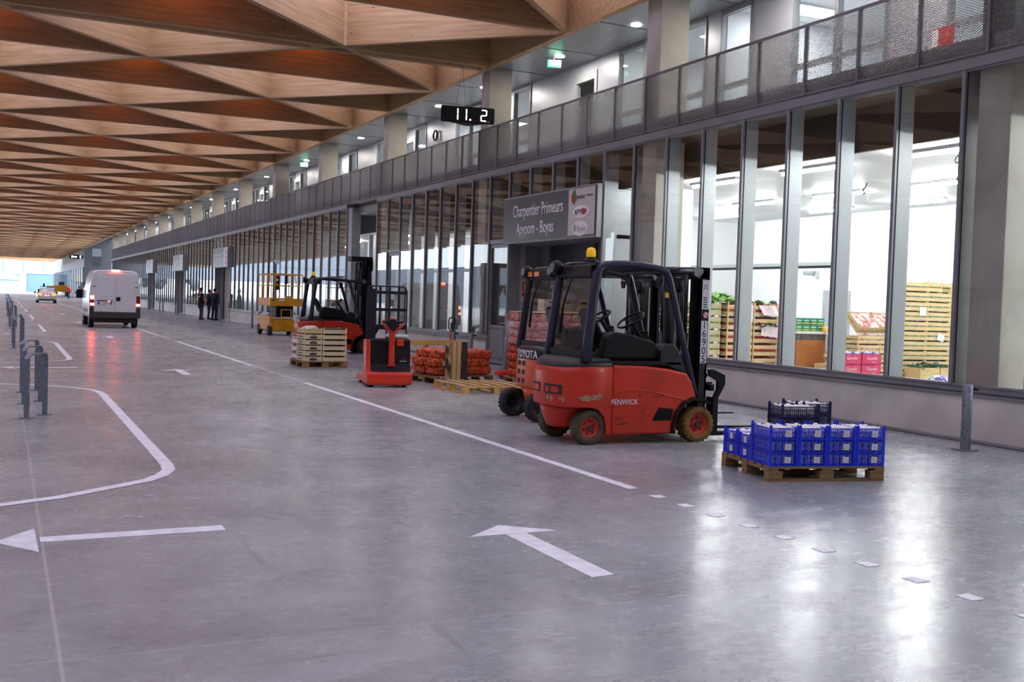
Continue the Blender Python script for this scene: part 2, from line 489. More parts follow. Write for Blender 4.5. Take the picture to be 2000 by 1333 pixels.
FACE_MX = (PI/2, 0, -PI/2)        # lettering that faces -X
# ================================================================ THE SETTING
XF = 11.2                      # plane of the glazed front
PITCH_W = 1.1497               # window module
Y0W = 10.245
BAY = 8.05
def ym(i): return Y0W + PITCH_W*i
YEND = 131.0
OPEN = [(8, 12), (21, 24), (43, 47), (57, 61), (71, 75)]     # window modules left open for entrances
SIGNED = {8: 1, 43: 1, 57: 1, 71: 1}
DOORS = {12: 1, 19: 1, 33: 1}

fl = MB().add([(-90, -90, 0), (30, -90, 0), (30, 420, 0), (-90, 420, 0)], [(0, 1, 2, 3)]).build('floor', 'floor', kind='structure')
# -- road paint, each marking its own thin coat
def marking(name, polys):
    b = MB()
    for p in polys: b.prism(p, 'z', .0005, .0035)
    return b.build(name, 'paint_white', kind='structure')
def strip(pts, w):
    """offset polyline into one closed polygon (open-ended line)"""
    P = [Vector(p) for p in pts]; Lf = []; Rt = []
    for i, p in enumerate(P):
        d = (P[min(i+1, len(P)-1)]-P[max(i-1, 0)]).normalized(); n = Vector((-d.y, d.x))
        Lf.append(p+n*w/2); Rt.append(p-n*w/2)
    out = MB(); vs = [(q.x, q.y, z) for z in (.0005, .0035) for q in Lf+Rt]
    n = len(P); fs = []
    for i in range(n-1):
        fs.append((2*n+i, 2*n+i+1, 3*n+i+1, 3*n+i))
    out.add(vs, fs); return out
XL = 5.0
for k in range(0, 9):
    a = 8.0+15.95*k
    marking('floor_line', [[(XL-.05, a), (XL+.05, a), (XL+.05, a+11.35), (XL-.05, a+11.35)]])
    for j in range(11):
        y = a+11.35+.3+j*.383
        marking('floor_dash', [[(XL-.047, y), (XL+.047, y), (XL+.047, y+.115), (XL-.047, y+.115)]])
for j in range(12):
    y = 8.0-.335-.405*j-.115
    marking('floor_dash', [[(XL-.05, y), (XL+.05, y), (XL+.05, y+.12), (XL-.05, y+.12)]])
for k in range(0, 8):
    a = 15.8*k
    pts = [(-2.2, 7.7), (-1.2, 8.1), (0.0, 8.62), (.4, 8.82), (.85, 9.2), (1.12, 9.44), (1.27, 9.68), (1.36, 9.95), (1.385, 10.25), (1.385, 11), (1.385, 14), (1.39, 17.2), (1.37, 17.7), (1.28, 18.1), (1.05, 18.5), (.55, 18.98), (0, 19.25), (-1, 19.6), (-2.2, 19.9)]
    strip([(x, y+a) for x, y in pts], .115).build('floor_outline', 'paint_white', kind='structure')
    marking('floor_arrow', [[(1.38, a+7.48), (1.38, a+7.32), (.235, a+7.29), (.235, a+7.44)], [(.21, a+7.71), (.22, a+7.02), (-.03, a+7.37)]])
    marking('floor_arrow', [[(3.14, a+5.44), (3.30, a+5.46), (3.30, a+6.65), (3.14, a+6.65)], [(3.22, a+6.94), (2.87, a+6.64), (3.14, a+6.645), (3.30, a+6.645), (3.55, a+6.655)]])

# -- low concrete wall, kerb, sill
def closed_spans():
    gaps = sorted([(ym(a), ym(b)) for a, b in OPEN] + [(ym(i), ym(i+1)) for i in DOORS])
    y = 2.0; out = []
    for a, b in gaps:
        if a-y > .05: out.append((y, a))
        y = b
    out.append((y, YEND)); return out
SP = closed_spans()
for a, b in SP:
    MB().box(XF, XF+.28, a, b, 0, .575).build('wall_base', 'concrete', kind='structure')
    MB().box(XF-.14, XF, a, b, 0, .03).build('wall_kerb', 'kerb', kind='structure', bevel=.01)
    t = MB().box(XF-.03, XF+.1, a, b, .575, .607).box(XF+.01, XF+.12, a, b, .607, .632).box(XF-.015, XF+.28, a, b, .632, .70)
    t.build('trim_1', 'metal', kind='structure', bevel=.004)
# -- head beam of the glazing, slab, upstand
for a, b in ((2.0, ym(21)), (ym(24), YEND)):
    MB().box(XF-.05, XF+.25, a, b, 4.765, 4.895).build('trim_2', 'metal', kind='structure', bevel=.004)
MB().box(XF+.03, XF+1.75, 2, YEND, 4.895, 5.02).build('floor_gallery', 'concrete', kind='structure')
MB().box(XF+.03, XF+.16, 2, YEND, 5.02, 5.17).build('trim_3', 'concrete', kind='structure')
MB().box(XF+.25, 19.9, 2, YEND, 4.77, 4.89).build('ceiling_slab', 'bulk', kind='structure')

# -- windows: outer cap, gasket, inner fin, pane
def make_window(name, z0, z1, first=True):
    w = MB().box(-.045, .0, -.027, .027, z0, z1).build(name, 'metal', kind='structure', bevel=.004)
    f = MB().box(.012, .27, -.022, .022, z0, z1)
    f.build('mullion_fin', 'fin', w)
    g = MB().box(-.004, .014, -.032, .032, z0, z1)
    g.build('gasket', 'gasket', w)
    b = MB().box(-.03, .05, .027, PITCH_W-.027, z0, z0+.03).box(-.03, .05, .027, PITCH_W-.027, z1-.03, z1)
    b.build('frame', 'metal', w)
    p = MB().box(.004, .012, .02, PITCH_W-.02, z0+.02, z1-.02)
    p.build('glass_pane', 'glass', w)
    return w
wproto = None; wtop = None; wn = 0
opened = {}
for a, b in OPEN:
    for i in range(a, b): opened[i] = a
for i in range(-7, 105):
    y = ym(i)
    if i in opened:
        if opened[i] in SIGNED:
            if wtop is None:
                wtop = make_window('window_2', 4.07, 4.765); wtop.location = (XF, y, 0)
            else: dup(wtop, loc=(XF, y, 0))
        continue
    if i in DOORS:
        w = make_window('window_3', 3.1, 4.765); w.location = (XF, y, 0); continue
    if wproto is None:
        wproto = make_window('window_1', .70, 4.765); wproto.location = (XF, y, 0)
    else: dup(wproto, loc=(XF, y, 0))
for a, b in OPEN:           # closing posts at the edges of the openings
    for yy in ((ym(a),) if a not in (21,) else (ym(a), ym(b))):
        MB().box(XF-.03, XF+.30, yy-.035, yy+.035, 0, 4.765).build('trim_4', 'metal', kind='structure', bevel=.005)

# -- glazed doors in the front
def front_door(i):
    y = ym(i)
    d = MB().box(0, .06, .03, .10, .03, 3.02).box(0, .06, PITCH_W-.10, PITCH_W-.03, .03, 3.02).box(0, .06, .10, PITCH_W-.10, 2.93, 3.02).box(0, .06, .10, PITCH_W-.10, .03, .10).box(0, .06, .1, PITCH_W-.1, .92, .99)
    d = d.build('door_1', 'metal', kind='structure', loc=(XF+.01, y, 0), bevel=.004)
    MB().box(.02, .05, .10, PITCH_W-.10, .10, .92).build('lower_panel', 'metal', d)
    MB().box(.025, .035, .10, PITCH_W-.10, .99, 2.93).build('glass_pane', 'glass', d)
    MB().box(-.004, .002, .16, PITCH_W-.16, .17, .86).build('panel_moulding', 'metal', d, bevel=.002)
    h = MB().cyl((0, .14, 1.05), (-.06, .14, 1.05), .012).cyl((-.055, .14, 1.05), (-.055, .28, 1.05), .011)
    h.build('door_handle', 'chrome', d)
    MB().box(-.03, .25, -.03, .03, 0, 3.1).box(-.03, .25, PITCH_W-.03, PITCH_W+.03, 0, 3.1).box(-.03, .25, .03, PITCH_W-.03, 3.03, 3.11).build('door_frame', 'metal', d)
for i in DOORS: front_door(i)

# -- columns at every bay, each standing through both storeys
NCOL = 15
c0 = None
for k in range(-1, NCOL):
    y = 17.65+BAY*k
    if c0 is None:
        c0 = MB().box(-.32, .32, 0, .5, 0, 7.6).build('concrete_column', 'column', kind='structure', bevel=.012)
        c0.location = (XF+.08+.32, y, 0)
    else:
        dup(c0, loc=(XF+.08+.32, y, 0))

# -- balustrade: one expanded-metal panel per post
PW = PITCH_W
def mesh_panel():
    b = MB(); nx, nz = 15, 30; w = (PW-.04)/nx; h = 1.0/nz; t = .0035
    for r in range(nz):
        for c in range(nx):
            y0 = .02+c*w; zc = .03+(r+.5)*h
            for s in (1, -1):
                for (ya, za), (yb, zb) in (((y0, zc), (y0+w/2, zc+s*h/2)), ((y0+w/2, zc+s*h/2), (y0+w, zc))):
                    b.add([(-.007, ya, za-t/2), (-.007, yb, zb-t/2), (.007, yb, zb+t/2), (.007, ya, za+t/2),
                           (-.004, ya, za-t/2-.003), (-.004, yb, zb-t/2-.003), (.010, yb, zb+t/2-.003), (.010, ya, za+t/2-.003)],
                          [(0, 1, 2, 3), (7, 6, 5, 4)])
    return b
bal = MB().box(-.03, .03, -.02, .02, 0, 1.06).build('balustrade', 'rail', kind='structure', loc=(XF-.03, 0, 4.93))
mesh_panel().build('infill', 'meshm', bal)
MB().box(-.03, .03, 0, PW, 1.05, 1.085).build('handrail', 'rail', bal)
MB().box(-.01, .02, 0, PW, 0, .03).build('bottom_rail', 'rail', bal)
for i in range(-7, 105):
    y = ym(i)-.36
    if i == -7: bal.location = (XF-.03, y, 4.93)
    else: dup(bal, loc=(XF-.03, y, 4.93))

# -- gallery: soffit, back wall with its doors and windows, offices behind
MB().box(XF+.0, 13.0, 2, YEND, 7.58, 7.66).build('ceiling_gallery', 'soffit', kind='structure')
for k in range(-1, NCOL):
    for dy in (-.55, 2.1, 4.8):
        MB().box(XF+.1, 13.0, 18.1+BAY*k+dy-.006, 18.1+BAY*k+dy+.006, 7.572, 7.582).build('ceiling_joint', 'dark', kind='structure')
XG = 13.0
def gpanel(y0, y1):
    MB().box(XG, XG+.08, y0, y1, 5.02, 7.58).build('wall_gallery', 'gwall', kind='structure', bevel=.004)
def gwin(y0, y1, low=True, notice=False):
    w = MB()
    for a, b in ((y0, y0+.05), (y1-.05, y1)): w.box(XG-.03, XG+.1, a, b, 5.02, 7.58)
    w.box(XG-.03, XG+.1, y0+.05, y1-.05, 7.46, 7.58).box(XG-.03, XG+.1, y0+.05, y1-.05, 5.02, 5.12)
    if low: w.box(XG-.04, XG+.1, y0+.05, y1-.05, 5.98, 6.06)
    o = w.build('window_4', 'metal', kind='structure', bevel=.004)
    MB().box(XG+.03, XG+.04, y0+.05, y1-.05, 5.12, 7.46).build('glass_pane', 'glass_clear', o)
    return o
def gdoor(y0, y1):
    w = MB()
    for a, b in ((y0, y0+.12), (y1-.12, y1)): w.box(XG-.03, XG+.1, a, b, 5.02, 7.30)
    w.box(XG-.03, XG+.1, y0+.12, y1-.12, 7.10, 7.30).box(XG-.03, XG+.1, y0+.12, y1-.12, 5.02, 5.2)
    o = w.build('door_2', 'fin', kind='structure', bevel=.004)
    MB().box(XG+.03, XG+.04, y0+.12, y1-.12, 5.2, 7.10).build('glass_pane', 'glass_clear', o)
    MB().box(XG-.07, XG-.04, y0+.2, y0+.23, 5.9, 6.5).build('door_handle', 'black', o)
    MB().box(XG, XG+.08, y0, y1, 7.30, 7.58).build('wall_gallery', 'gwall', kind='structure')
pat_a = [('p', .5), ('w', 1.15), ('p', 1.2), ('w', 1.15), ('p', 1.0), ('d', 1.15), ('p', 1.0), ('p', .9)]
pat_b = [('w', 1.1), ('w', 1.15), ('p', 1.25), ('w', 1.2), ('w', 1.15), ('p', 1.2), ('w', 1.0)]
pat_c = [('p', .6), ('w', 1.1), ('d', 1.15), ('w', 1.05), ('w', 1.0), ('w', 1.1), ('p', 1.1), ('p', .95)]
for k in range(-2, NCOL-1):
    y = 18.1+BAY*k
    pat = pat_b if k in (-2, -1) else (pat_a if k in (0, 3) else pat_c)
    tot = sum(x for _, x in pat); sc = BAY/tot
    for kind_, wd in pat:
        y1 = y+wd*sc
        if kind_ == 'p': gpanel(y, y1)
        elif kind_ == 'w': gwin(y, y1)
        else: gdoor(y, y1)
        y = y1
MB().box(XG+.0, 18.0, 2, YEND, 7.60, 7.68).build('ceiling_office', 'white', kind='structure')
MB().box(17.9, 18.0, 2, YEND, 5.0, 7.60).build('wall_office', 'white', kind='structure')
MB().box(XG+.1, 17.9, 2, YEND, 5.0, 5.03).build('floor_office', 'whitefloor', kind='structure')
for y in (9.6, 18.1, 22.1, 26.15, 34.2, 42.2, 50.3, 58.3, 74, 98):
    MB().box(XG+.08, 17.9, y-.05, y+.05, 5.03, 7.60).build('wall_office', 'white', kind='structure')

# -- roof: a grid of glued beams, timber deck and daylit panels between them
ZB, HB = 7.5, 1.45
NX, NY = 3.88, 3.96
XE = 11.1
ROWY0 = 25.12
r0 = -23; r1 = 57
xb = MB().box(-34.9, 0, -.075, .075, 0, HB).build('ceiling_beam', 'spruce_x', kind='structure', loc=(XE, ROWY0+r0*NY, ZB))
for r in range(r0+1, r1):
    dup(xb, loc=(XE, ROWY0+r*NY+(.12 if r == 0 else 0), ZB))
dup(xb, loc=(XE, ROWY0+.62, ZB))
Ld = math.hypot(NX, NY)*9; ad = math.atan2(NY, NX)
db = MB().box(-Ld, 0, -.075, .075, .002, HB-.002).build('ceiling_beam', 'spruce_x', kind='structure', loc=(XE, 0, ZB), rotz=ad)
eb = MB().box(-Ld, 0, -.075, .075, .004, HB-.004).build('ceiling_beam', 'spruce_x', kind='structure', loc=(XE, 0, ZB), rotz=-ad)
first = True
for r in range(r0, r1+9):
    if r % 2 == 0: continue            # diagonals meet the edge at mid-bay
    if first: db.location.y = ROWY0+r*NY; eb.location.y = ROWY0+(r-10)*NY; first = False; continue
    dup(db, loc=(XE, ROWY0+r*NY, ZB)); dup(eb, loc=(XE, ROWY0+(r-10)*NY, ZB))
MB().box(XE-.09, XE+.09, ROWY0+r0*NY, ROWY0+(r1-1)*NY, ZB-.02, ZB+HB).build('ceiling_edge', 'spruce_x', kind='structure')
deck = MB(); sky = MB()
zt = ZB+HB
for r in range(r0, r1-1):
    ya = ROWY0+r*NY; yb = ya+NY
    for c in range(0, 10):
        # nodes on row r sit at even/odd columns so that row 0 has a node at c = 1
        par = (r % 2)
        xn = XE-NX*c; xr = xn+(NX if c else 0)
        south_node = (c % 2) == (1 if par == 0 else 0)   # node on this row at column c
        if south_node:       # apex on this row, base on the next: closed timber triangle
            deck.add([(xn, ya, zt), (xr, yb, zt), (xn-NX, yb, zt)], [(0, 1, 2)])
            deck.add([(xn, ya, zt+.1), (xr, yb, zt+.1), (xn-NX, yb, zt+.1)], [(0, 2, 1)])
        else:
            sky.add([(xn, yb, zt+.01), (xn-NX, ya, zt+.01), (xr, ya, zt+.01)], [(0, 2, 1)])
deck.build('ceiling_deck', 'deck', kind='structure')
sky.build('ceiling_skylight', 'skylight', kind='structure')
MB().box(XE-.1, XE+4, ROWY0+r0*NY, ROWY0+(r1-1)*NY, zt+.12, zt+.2).build('ceiling_roof', 'dark', kind='structure')
# upright board closing the tip of a cell by the double beam
MB().box(7.0, 7.6, 24.98, 25.04, ZB, zt).build('ceiling_board', 'spruce_x', kind='structure')
# warm lamps tucked behind the cross beams
lamp_proto = None
for r in range(-5, 47):
    for c in range(0, 7):
        if (c % 2) != (1 if r % 2 == 0 else 0) or c == 0: continue      # only the closed timber cells, by their cross beam
        if r > 22 and (r % 3 or c > 3): continue
        loc = (XE-NX*c, ROWY0+(r+1)*NY-.42, ZB+HB-.14)
        if lamp_proto is None:
            lamp_proto = thing('tube_lamp', 'warm tube lamp high inside a closed cell of the timber roof', 'lamp', loc, 0, 'warm lamps under the timber roof')
            MB().box(-.75, .75, -.04, .04, .03, .13).build('housing', 'dark', lamp_proto)
            MB().cyl((-.72, 0, 0), (.72, 0, 0), .025, n=8).build('lamp_tube', 'warmtube', lamp_proto)
        else: dup(lamp_proto, loc=loc)

# -- rooms behind the glass
def wallbox(name, m, *a): return MB().box(*a).build(name, m, kind='structure')
wallbox('floor_shop', 'whitefloor', XF+.28, 19.7, 2, YEND, .0, .012)
wallbox('wall_shop_back', 'white', 19.6, 19.75, 2, YEND, 0, 4.77)
# first shop (2 .. 26.2): white lining, ceiling lower than the head of the glass
wallbox('ceiling_shop', 'white', 12.05, 19.6, 2, 26.2, 4.13, 4.2)
wallbox('wall_bulkhead', 'bulk', 12.0, 12.08, 2, 26.2, 4.09, 4.77)
wallbox('wall_shop_side', 'white', 12.1, 19.6, 26.15, 26.3, 0, 4.77)
wallbox('wall_shop_end', 'white', XF+.3, 19.6, 1.9, 2.0, 0, 4.77)
wallbox('wall_entrance', 'white', 13.4, 13.5, 19.6, 26.15, 0, 4.13)
wallbox('wall_entrance_side', 'white', 12.3, 13.4, 19.5, 19.62, 0, 4.13)
wallbox('ceiling_shop', 'white', 12.9, 19.6, 26.3, 34.2, 3.7, 3.78)
wallbox('wall_shop_side', 'white', 12.3, 19.6, 34.2, 34.3, 0, 4.77)
wallbox('ceiling_shop', 'white', 12.5, 19.6, 34.3, 59.5, 4.05, 4.12)
wallbox('wall_passage_head', 'dark', 12.45, 12.5, 34.3, 59.5, 4.0, 4.77)
for y in (59.5, 64.4, 75.7, 80.6, 91.7, 96.6):
    wallbox('wall_shop_side', 'white', XF+.35, 19.6, y, y+.1, 0, 4.77)
# interior partitions of the second shop: glazed offices with white strips
for x0, y0, y1 in ((13.6, 27.0, 28.6), (14.2, 29.6, 31.2)):
    wallbox('wall_office', 'white', x0, x0+.1, y0, y1, 0, 3.7)
for y in (27.4, 29.2, 30.8, 32.6):
    wallbox('trim_5', 'fin', 12.7, 12.85, y, y+.12, 0, 3.7)
wallbox('trim_6', 'fin', 12.7, 12.8, 26.3, 34.2, 2.45, 2.55)
for i in range(3):
    for y in (41, 46, 51, 56):
        wallbox('trim_7', 'fin', 13.2+.9*i, 13.3+.9*i, y+.7*i, y+.7*i+.5, 0, 4.5)

wallbox('trim_12', 'black', 17.45, 17.5, 19.6, 25.9, 2.62, 2.68)
wallbox('trim_12', 'fin', 17.43, 17.5, 19.6, 25.9, 2.68, 2.76)
# -- lamps in the rooms
tl = thing('tube_light', 'white fluorescent tube light under the white shop ceiling', 'ceiling light', (13.4, 4, 4.06), 0, 'tube lights in the shops')
MB().box(-.07, .07, -.75, .75, .02, .07).build('housing', 'white', tl)
MB().cyl((0, -.72, 0), (0, .72, 0), .035, n=8).build('lamp_tube', 'tube', tl)
tub = [(x, y, 4.06) for x in (12.75, 15.9, 18.2) for y in (6.6, 9.4, 12.2, 15.0, 17.8, 20.6)]
for p in tub: dup(tl, loc=p)
for p in ((15.5, 24, 4.06), (17.5, 24, 4.06), (15, 28, 3.63), (17.2, 31, 3.63), (14.4, 32.6, 3.63), (14.0, 39.4, 3.98), (15.9, 44.8, 3.98), (17.5, 40.2, 3.98)): dup(tl, loc=p)
for p in ((14, 46, 3.98), (15, 51, 3.98), (16, 56, 3.98), (13, 61.8, 4.70), (15, 68, 4.70), (15, 73, 4.70), (15, 86, 4.70), (13, 78, 4.70), (15, 104, 4.70), (15, 120, 4.70)): dup(tl, loc=p)
ol = thing('panel_light', 'bright square ceiling light in the upstairs office', 'ceiling light', (14.6, 12, 7.56), 0, 'ceiling lights in the upstairs offices')
MB().box(-.62, .62, -.31, .31, 0, .04).build('frame', 'white', ol)
MB().box(-.58, .58, -.27, .27, -.008, 0).build('diffuser', 'officelamp', ol)
for p in ((15.0, 15.0, 7.56), (14.6, 17.2, 7.56), (15, 8, 7.56), (15.2, 20.3, 7.56), (15.2, 33, 7.56), (15.2, 40, 7.56), (15.2, 48, 7.56), (15.2, 56, 7.56), (15.2, 70, 7.56), (15.2, 86, 7.56)): dup(ol, loc=p)

# -- gallery downlights
def ld(name, energy, size, loc):
    d = bpy.data.lights.new(name, 'AREA'); d.shape = 'DISK'; d.size = size; d.energy = energy; d.color = (1, .97, .93)
    o = bpy.data.objects.new(name, d); return o
dl = None
n = 0
for k in range(-1, NCOL-1):
    for dy in (1.9, 5.4):
        loc = (12.15, 18.1+BAY*k+dy, 7.575)
        if dl is None:
            dl = thing('downlight', 'round white downlight in the gallery soffit', 'downlight', loc, 0, 'downlights along the gallery soffit')
            MB().lathe([(.11, -.012), (.13, -.012), (.13, .0), (.11, .0)], 20, ring=True).build('rim', 'chrome', dl)
            MB().cyl((0, 0, -.010), (0, 0, -.002), .108, n=20).build('lens', 'lampdisc', dl)
        else: dup(dl, loc=loc)

wallbox('wall_left', 'concrete', -20.4, -20, -66, 72, 0, 7.6)
wallbox('wall_right', 'concrete', XF, XF+.4, -66, 1.9, 0, 7.6)
wallbox('wall_rear', 'concrete', -20, XF, -70, -69.6, 0, 9)
wallbox('wall_added_block', 'addedblock', -92, -84, 30, 330, 0, 10)  # unseen block, added to dim the sky mirrored in the glazed front
# -- second building beyond the cross street, end of the hall
wallbox('wall_2', 'dark', XF, 34, 176.6, 177.0, 0, 13)
wallbox('wall_3', 'meshm', XF-.02, XF+.1, 177, 286, 4.9, 6.05)
wallbox('wall_4', 'column', XF+.2, XF+.4, 177, 286, 4.77, 7.7)
wallbox('wall_5', 'white', XF+.3, XF+.5, 177, 286, 0, 4.77)
wallbox('trim_8', 'metal', XF-.05, XF+.2, 177, 286, 4.77, 4.9)
wallbox('wall_6', 'concrete', XF, XF+.3, 177, 286, 0, .57)
for k in range(22):
    w = MB().box(-.05, .2, -.06, .06, .57, 4.77)
    if k == 0:
        sw = w.build('window_5', 'metal', kind='structure', loc=(XF, 180, 0)); MB().box(.03, .05, .06, 4.9, .6, 4.77).build('glass_pane', 'glass', sw)
    else: dup(sw, loc=(XF, 180+4.9*k, 0))
wallbox('window_6', 'glass_clear', 12.3, 13.6, 176.5, 176.58, 4.9, 7.6)
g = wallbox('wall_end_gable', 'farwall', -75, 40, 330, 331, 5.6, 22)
for x in range(-30, 30, 5):
    MB().box(x, x+.25, 329.9, 330.0, 5.6, 22).build('trim_9', 'fardoor', kind='structure')
MB().box(-75, 40, 329.9, 330.0, 9.6, 9.75).build('trim_9', 'fardoor', kind='structure')
wallbox('door_3', 'fardoor', 6, 24, 330, 330.4, 0, 5.0)
wallbox('wall_end_lintel', 'farwall', -75, 40, 329.8, 330.9, 5.0, 5.6)
wallbox('wall_end_pier', 'farwall', 4.2, 6.0, 329.5, 331, 0, 5.6)
# ================================================================ THINGS
# ---------------------------------------------------------------- fork-lift trucks
def wheel(parent, c, r, w, side, tyre, rimmat='red', lugs=True):
    b = MB(); h = w/2
    b.lathe([(r*.62, -h*.8), (r*.7, -h), (r*.93, -h), (r, -h*.7), (r, h*.7), (r*.93, h), (r*.7, h), (r*.62, h*.8)], 36, c, 'y', ring=True)
    if lugs:
        n = 22
        for i in range(n):
            a = 2*PI*i/n
            for s in (-1, 1):
                m = Matrix.Translation(c) @ Matrix.Rotation(a+(s*.5*PI/n), 4, 'Y')
                b.xf(m).box(-r*.075, r*.075, s*h*.98 if s < 0 else h*.12, -h*.12 if s < 0 else h*.98, r*.93, r*1.018).xf()
    o = b.build('wheel', tyre, parent)
    q = MB(); s = side; cx, cy, cz = c
    prof = [(r*.64, -h*.6*s), (r*.64, h*.72*s), (r*.56, h*.78*s), (r*.5, h*.35*s), (r*.22, h*.3*s), (r*.2, h*.55*s), (.001, h*.55*s)]
    q.lathe([(a, -t) for a, t in prof], 28, c, 'y')
    q.build('rim', rimmat, o)
    k = MB(); yy = cy+h*.36*s
    k.cyl((cx, yy, cz), (cx, yy+s*h*.45, cz), r*.2, r*.15, 14)
    for i in range(6):
        a = 2*PI*i/6+.3
        k.cyl((cx+r*.37*math.cos(a), yy, cz+r*.37*math.sin(a)), (cx+r*.37*math.cos(a), yy+s*.014, cz+r*.37*math.sin(a)), r*.055, n=6)
    k.build('hub', 'grey_pl', o)
    return o

def rr(pts, z, sx=1, sy=1, cx=0):
    return [((x-cx)*sx+cx, y*sy, z) for x, y in pts]

def forklift(loc, label, paint='red', twin=None, mast_top=2.08, dm=0.0, screen=True, tyre_r='tyre_tan', tyre_f='tyre_ochre', writing='FENWICK', number=True, glassm='glass_smoke'):
    t = thing('forklift_truck', label, 'forklift', loc, 0, None)
    L = dm                                     # extra wheelbase
    body = MB()
    prof = [(.262, .11), (1.08+L, .11), (1.085+L, .2), (1.12+L, .33), (1.21+L, .45), (1.33+L, .51), (1.42+L, .525), (1.39+L, .6), (1.34+L, .72), (1.27+L, .82), (1.0+L, .872), (.7, .9), (.262, .912)]
    body.prism(prof, 'y', -.5, .5)
    chassis = body.build('chassis', paint, t, bevel=.028, seg=3)
    MB().prism([(.27, .60), (.55, .645), (.85+L, .60), (1.30+L, .50), (1.3+L, .485), (.85+L, .58), (.55, .62), (.27, .578)], 'y', -.508, -.49).build('side_crease', paint, chassis, bevel=.006)
    v = MB().prism([(.80+L, .265), (1.06+L, .265), (1.085+L, .40), (.89+L, .42)], 'y', -.506, -.49)
    for i in range(6):
        v.box(.83+L+.012*i, 1.06+L+.003*i, -.516, -.5, .28+.021*i, .29+.021*i)
    v.build('side_vent', 'black', chassis)
    m = MB()
    for x, z, w_, h_ in ((.35, .30, .11, .010), (.40, .235, .15, .012), (.62, .56, .05, .012), (.95, .56, .09, .016), (.85, .545, .07, .010), (1.12, .53, .07, .012), (.62, .43, .12, .005), (.70, .40, .005, .07), (.66, .36, .02, .02), (.45, .555, .03, .008)):
        m.obox((x+L*.5, -.5005, z), (w_, .002, h_), (0, random.uniform(-.2, .2), 0))
    m.build('paint_scratches', 'print', chassis)
    # counterweight
    plan = [(.252, -.5), (.0, -.5), (-.12, -.492), (-.22, -.46), (-.30, -.40), (-.355, -.30), (-.385, -.15), (-.395, 0)]
    if paint != 'red': plan = [(x if x > 0 else x*.55, y) for x, y in plan]
    plan = plan + [(x, -y) for x, y in reversed(plan[:-1])]
    cw = MB()
    cw.loft([rr(plan, .425, .985, .99, .25), rr(plan, .44, 1, 1, .25), rr(plan, .62), rr(plan, .80, .99, 1, .25), rr(plan, .87, .96, .985, .25), rr(plan, .905, .9, .95, .25)], True, True)
    lk = 1 if paint == 'red' else .55
    low = [(.12, -.30), (-.14, -.30), (-.25, -.25), (-.335, -.14), (-.36, 0), (-.335, .14), (-.25, .25), (-.14, .30), (.12, .30)]
    low = [(x if x > 0 else x*lk, y) for x, y in low]
    cw.loft([rr(low, .17, .82, .62, .1), rr(low, .195, .88, .70, .1), rr(low, .32, .98, .84, .1), rr(low, .44, 1.05, 1.02, .1)], True, True)
    for s in (-1, 1):
        y0, y1 = (-.497, -.30) if s < 0 else (.30, .497)
        cw.prism([(.254, .115), (.19, .115), (.185, .24), (.15, .33), (.08, .40), (-.02, .43), (.254, .45)], 'y', y0, y1)
    cwo = cw.build('counterweight', paint, t)
    def plan_x(y):
        P_ = sorted((q[1], q[0]) for q in plan if q[0] < .2)
        for (ya, xa), (yb, xb) in zip(P_, P_[1:]):
            if ya <= y <= yb: return xa+(xb-xa)*(y-ya)/max(1e-6, yb-ya)
        return P_[0][1]
    def slot(bm, y0, y1, z0, z1, off):
        n = 7; ys = [y0+(y1-y0)*i/(n-1) for i in range(n)]
        vs = []
        for o_ in (off, -.01):
            for z in (z0, z1): vs += [(plan_x(y)-o_, y, z) for y in ys]
        fs = [(i, i+1, n+i+1, n+i) for i in range(n-1)]
        fs += [(i, i+1, 2*n+i+1, 2*n+i) for i in range(n-1)]+[(n+i, n+i+1, 3*n+i+1, 3*n+i) for i in range(n-1)]+[(0, n, 3*n, 2*n), (n-1, 2*n-1, 4*n-1, 3*n-1)]
        bm.add(vs, fs)
    sl = MB(); si = MB()
    if paint != 'red':
        for z in (.76, .64, .52):
            slot(sl, .03, .12, z-.035, z+.03, .003); slot(sl, .18, .28, z-.035, z+.03, .003)
    else:
        for y0, y1 in ((-.36, -.05), (.05, .36)):
            slot(sl, y0, y1, .565, .675, .003); slot(si, y0+.04, y1-.14, .585, .65, .005); slot(si, y1-.11, y1-.03, .585, .65, .005)
        si.build('slot_inner', 'red', cwo)
    sl.build('cooling_slots', 'print', cwo)
    if paint == 'red':
        sc = MB()
        rq = random.Random(11)
        for i in range(15):
            cx, cz = -.17+.30*rq.random()**1.3, .545+rq.uniform(-.035, .03); s_ = rq.uniform(.012, .035)
            pl_ = [(cx+s_*rq.uniform(.6, 1.9)*math.cos(2*PI*k/9), cz+s_*rq.uniform(.25, .7)*math.sin(2*PI*k/9)) for k in range(9)]
            sc.prism(pl_, 'y', -.5006-.0002*i, -.49)
        for i in range(14):
            y_ = -.40+.36*rq.random(); slot(sc, y_, y_+rq.uniform(.01, .03), .50+rq.uniform(-.02, .02), .525+rq.uniform(-.01, .02), .0012+.0002*i)
        sc.build('scraped_paint', 'scrape', cwo)
    # rear cover, deck, cowl
    pl2 = [(x, y) for x, y in plan]
    cov = MB().loft([rr(pl2, .865, .95, .96, .2), rr(pl2, .91, .96, .97, .2), rr(pl2, .955, .9, .93, .2), rr(pl2, .985, .8, .84, .2)], True, True)
    if paint != 'red':
        cov = MB().loft([rr(pl2, .82, 1.002, 1.0, .2), rr(pl2, .95, 1.002, 1.0, .2), rr(pl2, 1.0, .9, .95, .2), rr(pl2, 1.03, .7, .85, .2)], True, True)
    covo = cov.build('rear_cover', 'grey_pl' if paint == 'red' else 'blackgloss', t)
    MB().box(-.02, 1.2+L, -.475, .475, .905, .955).build('deck', 'black', t, bevel=.012)
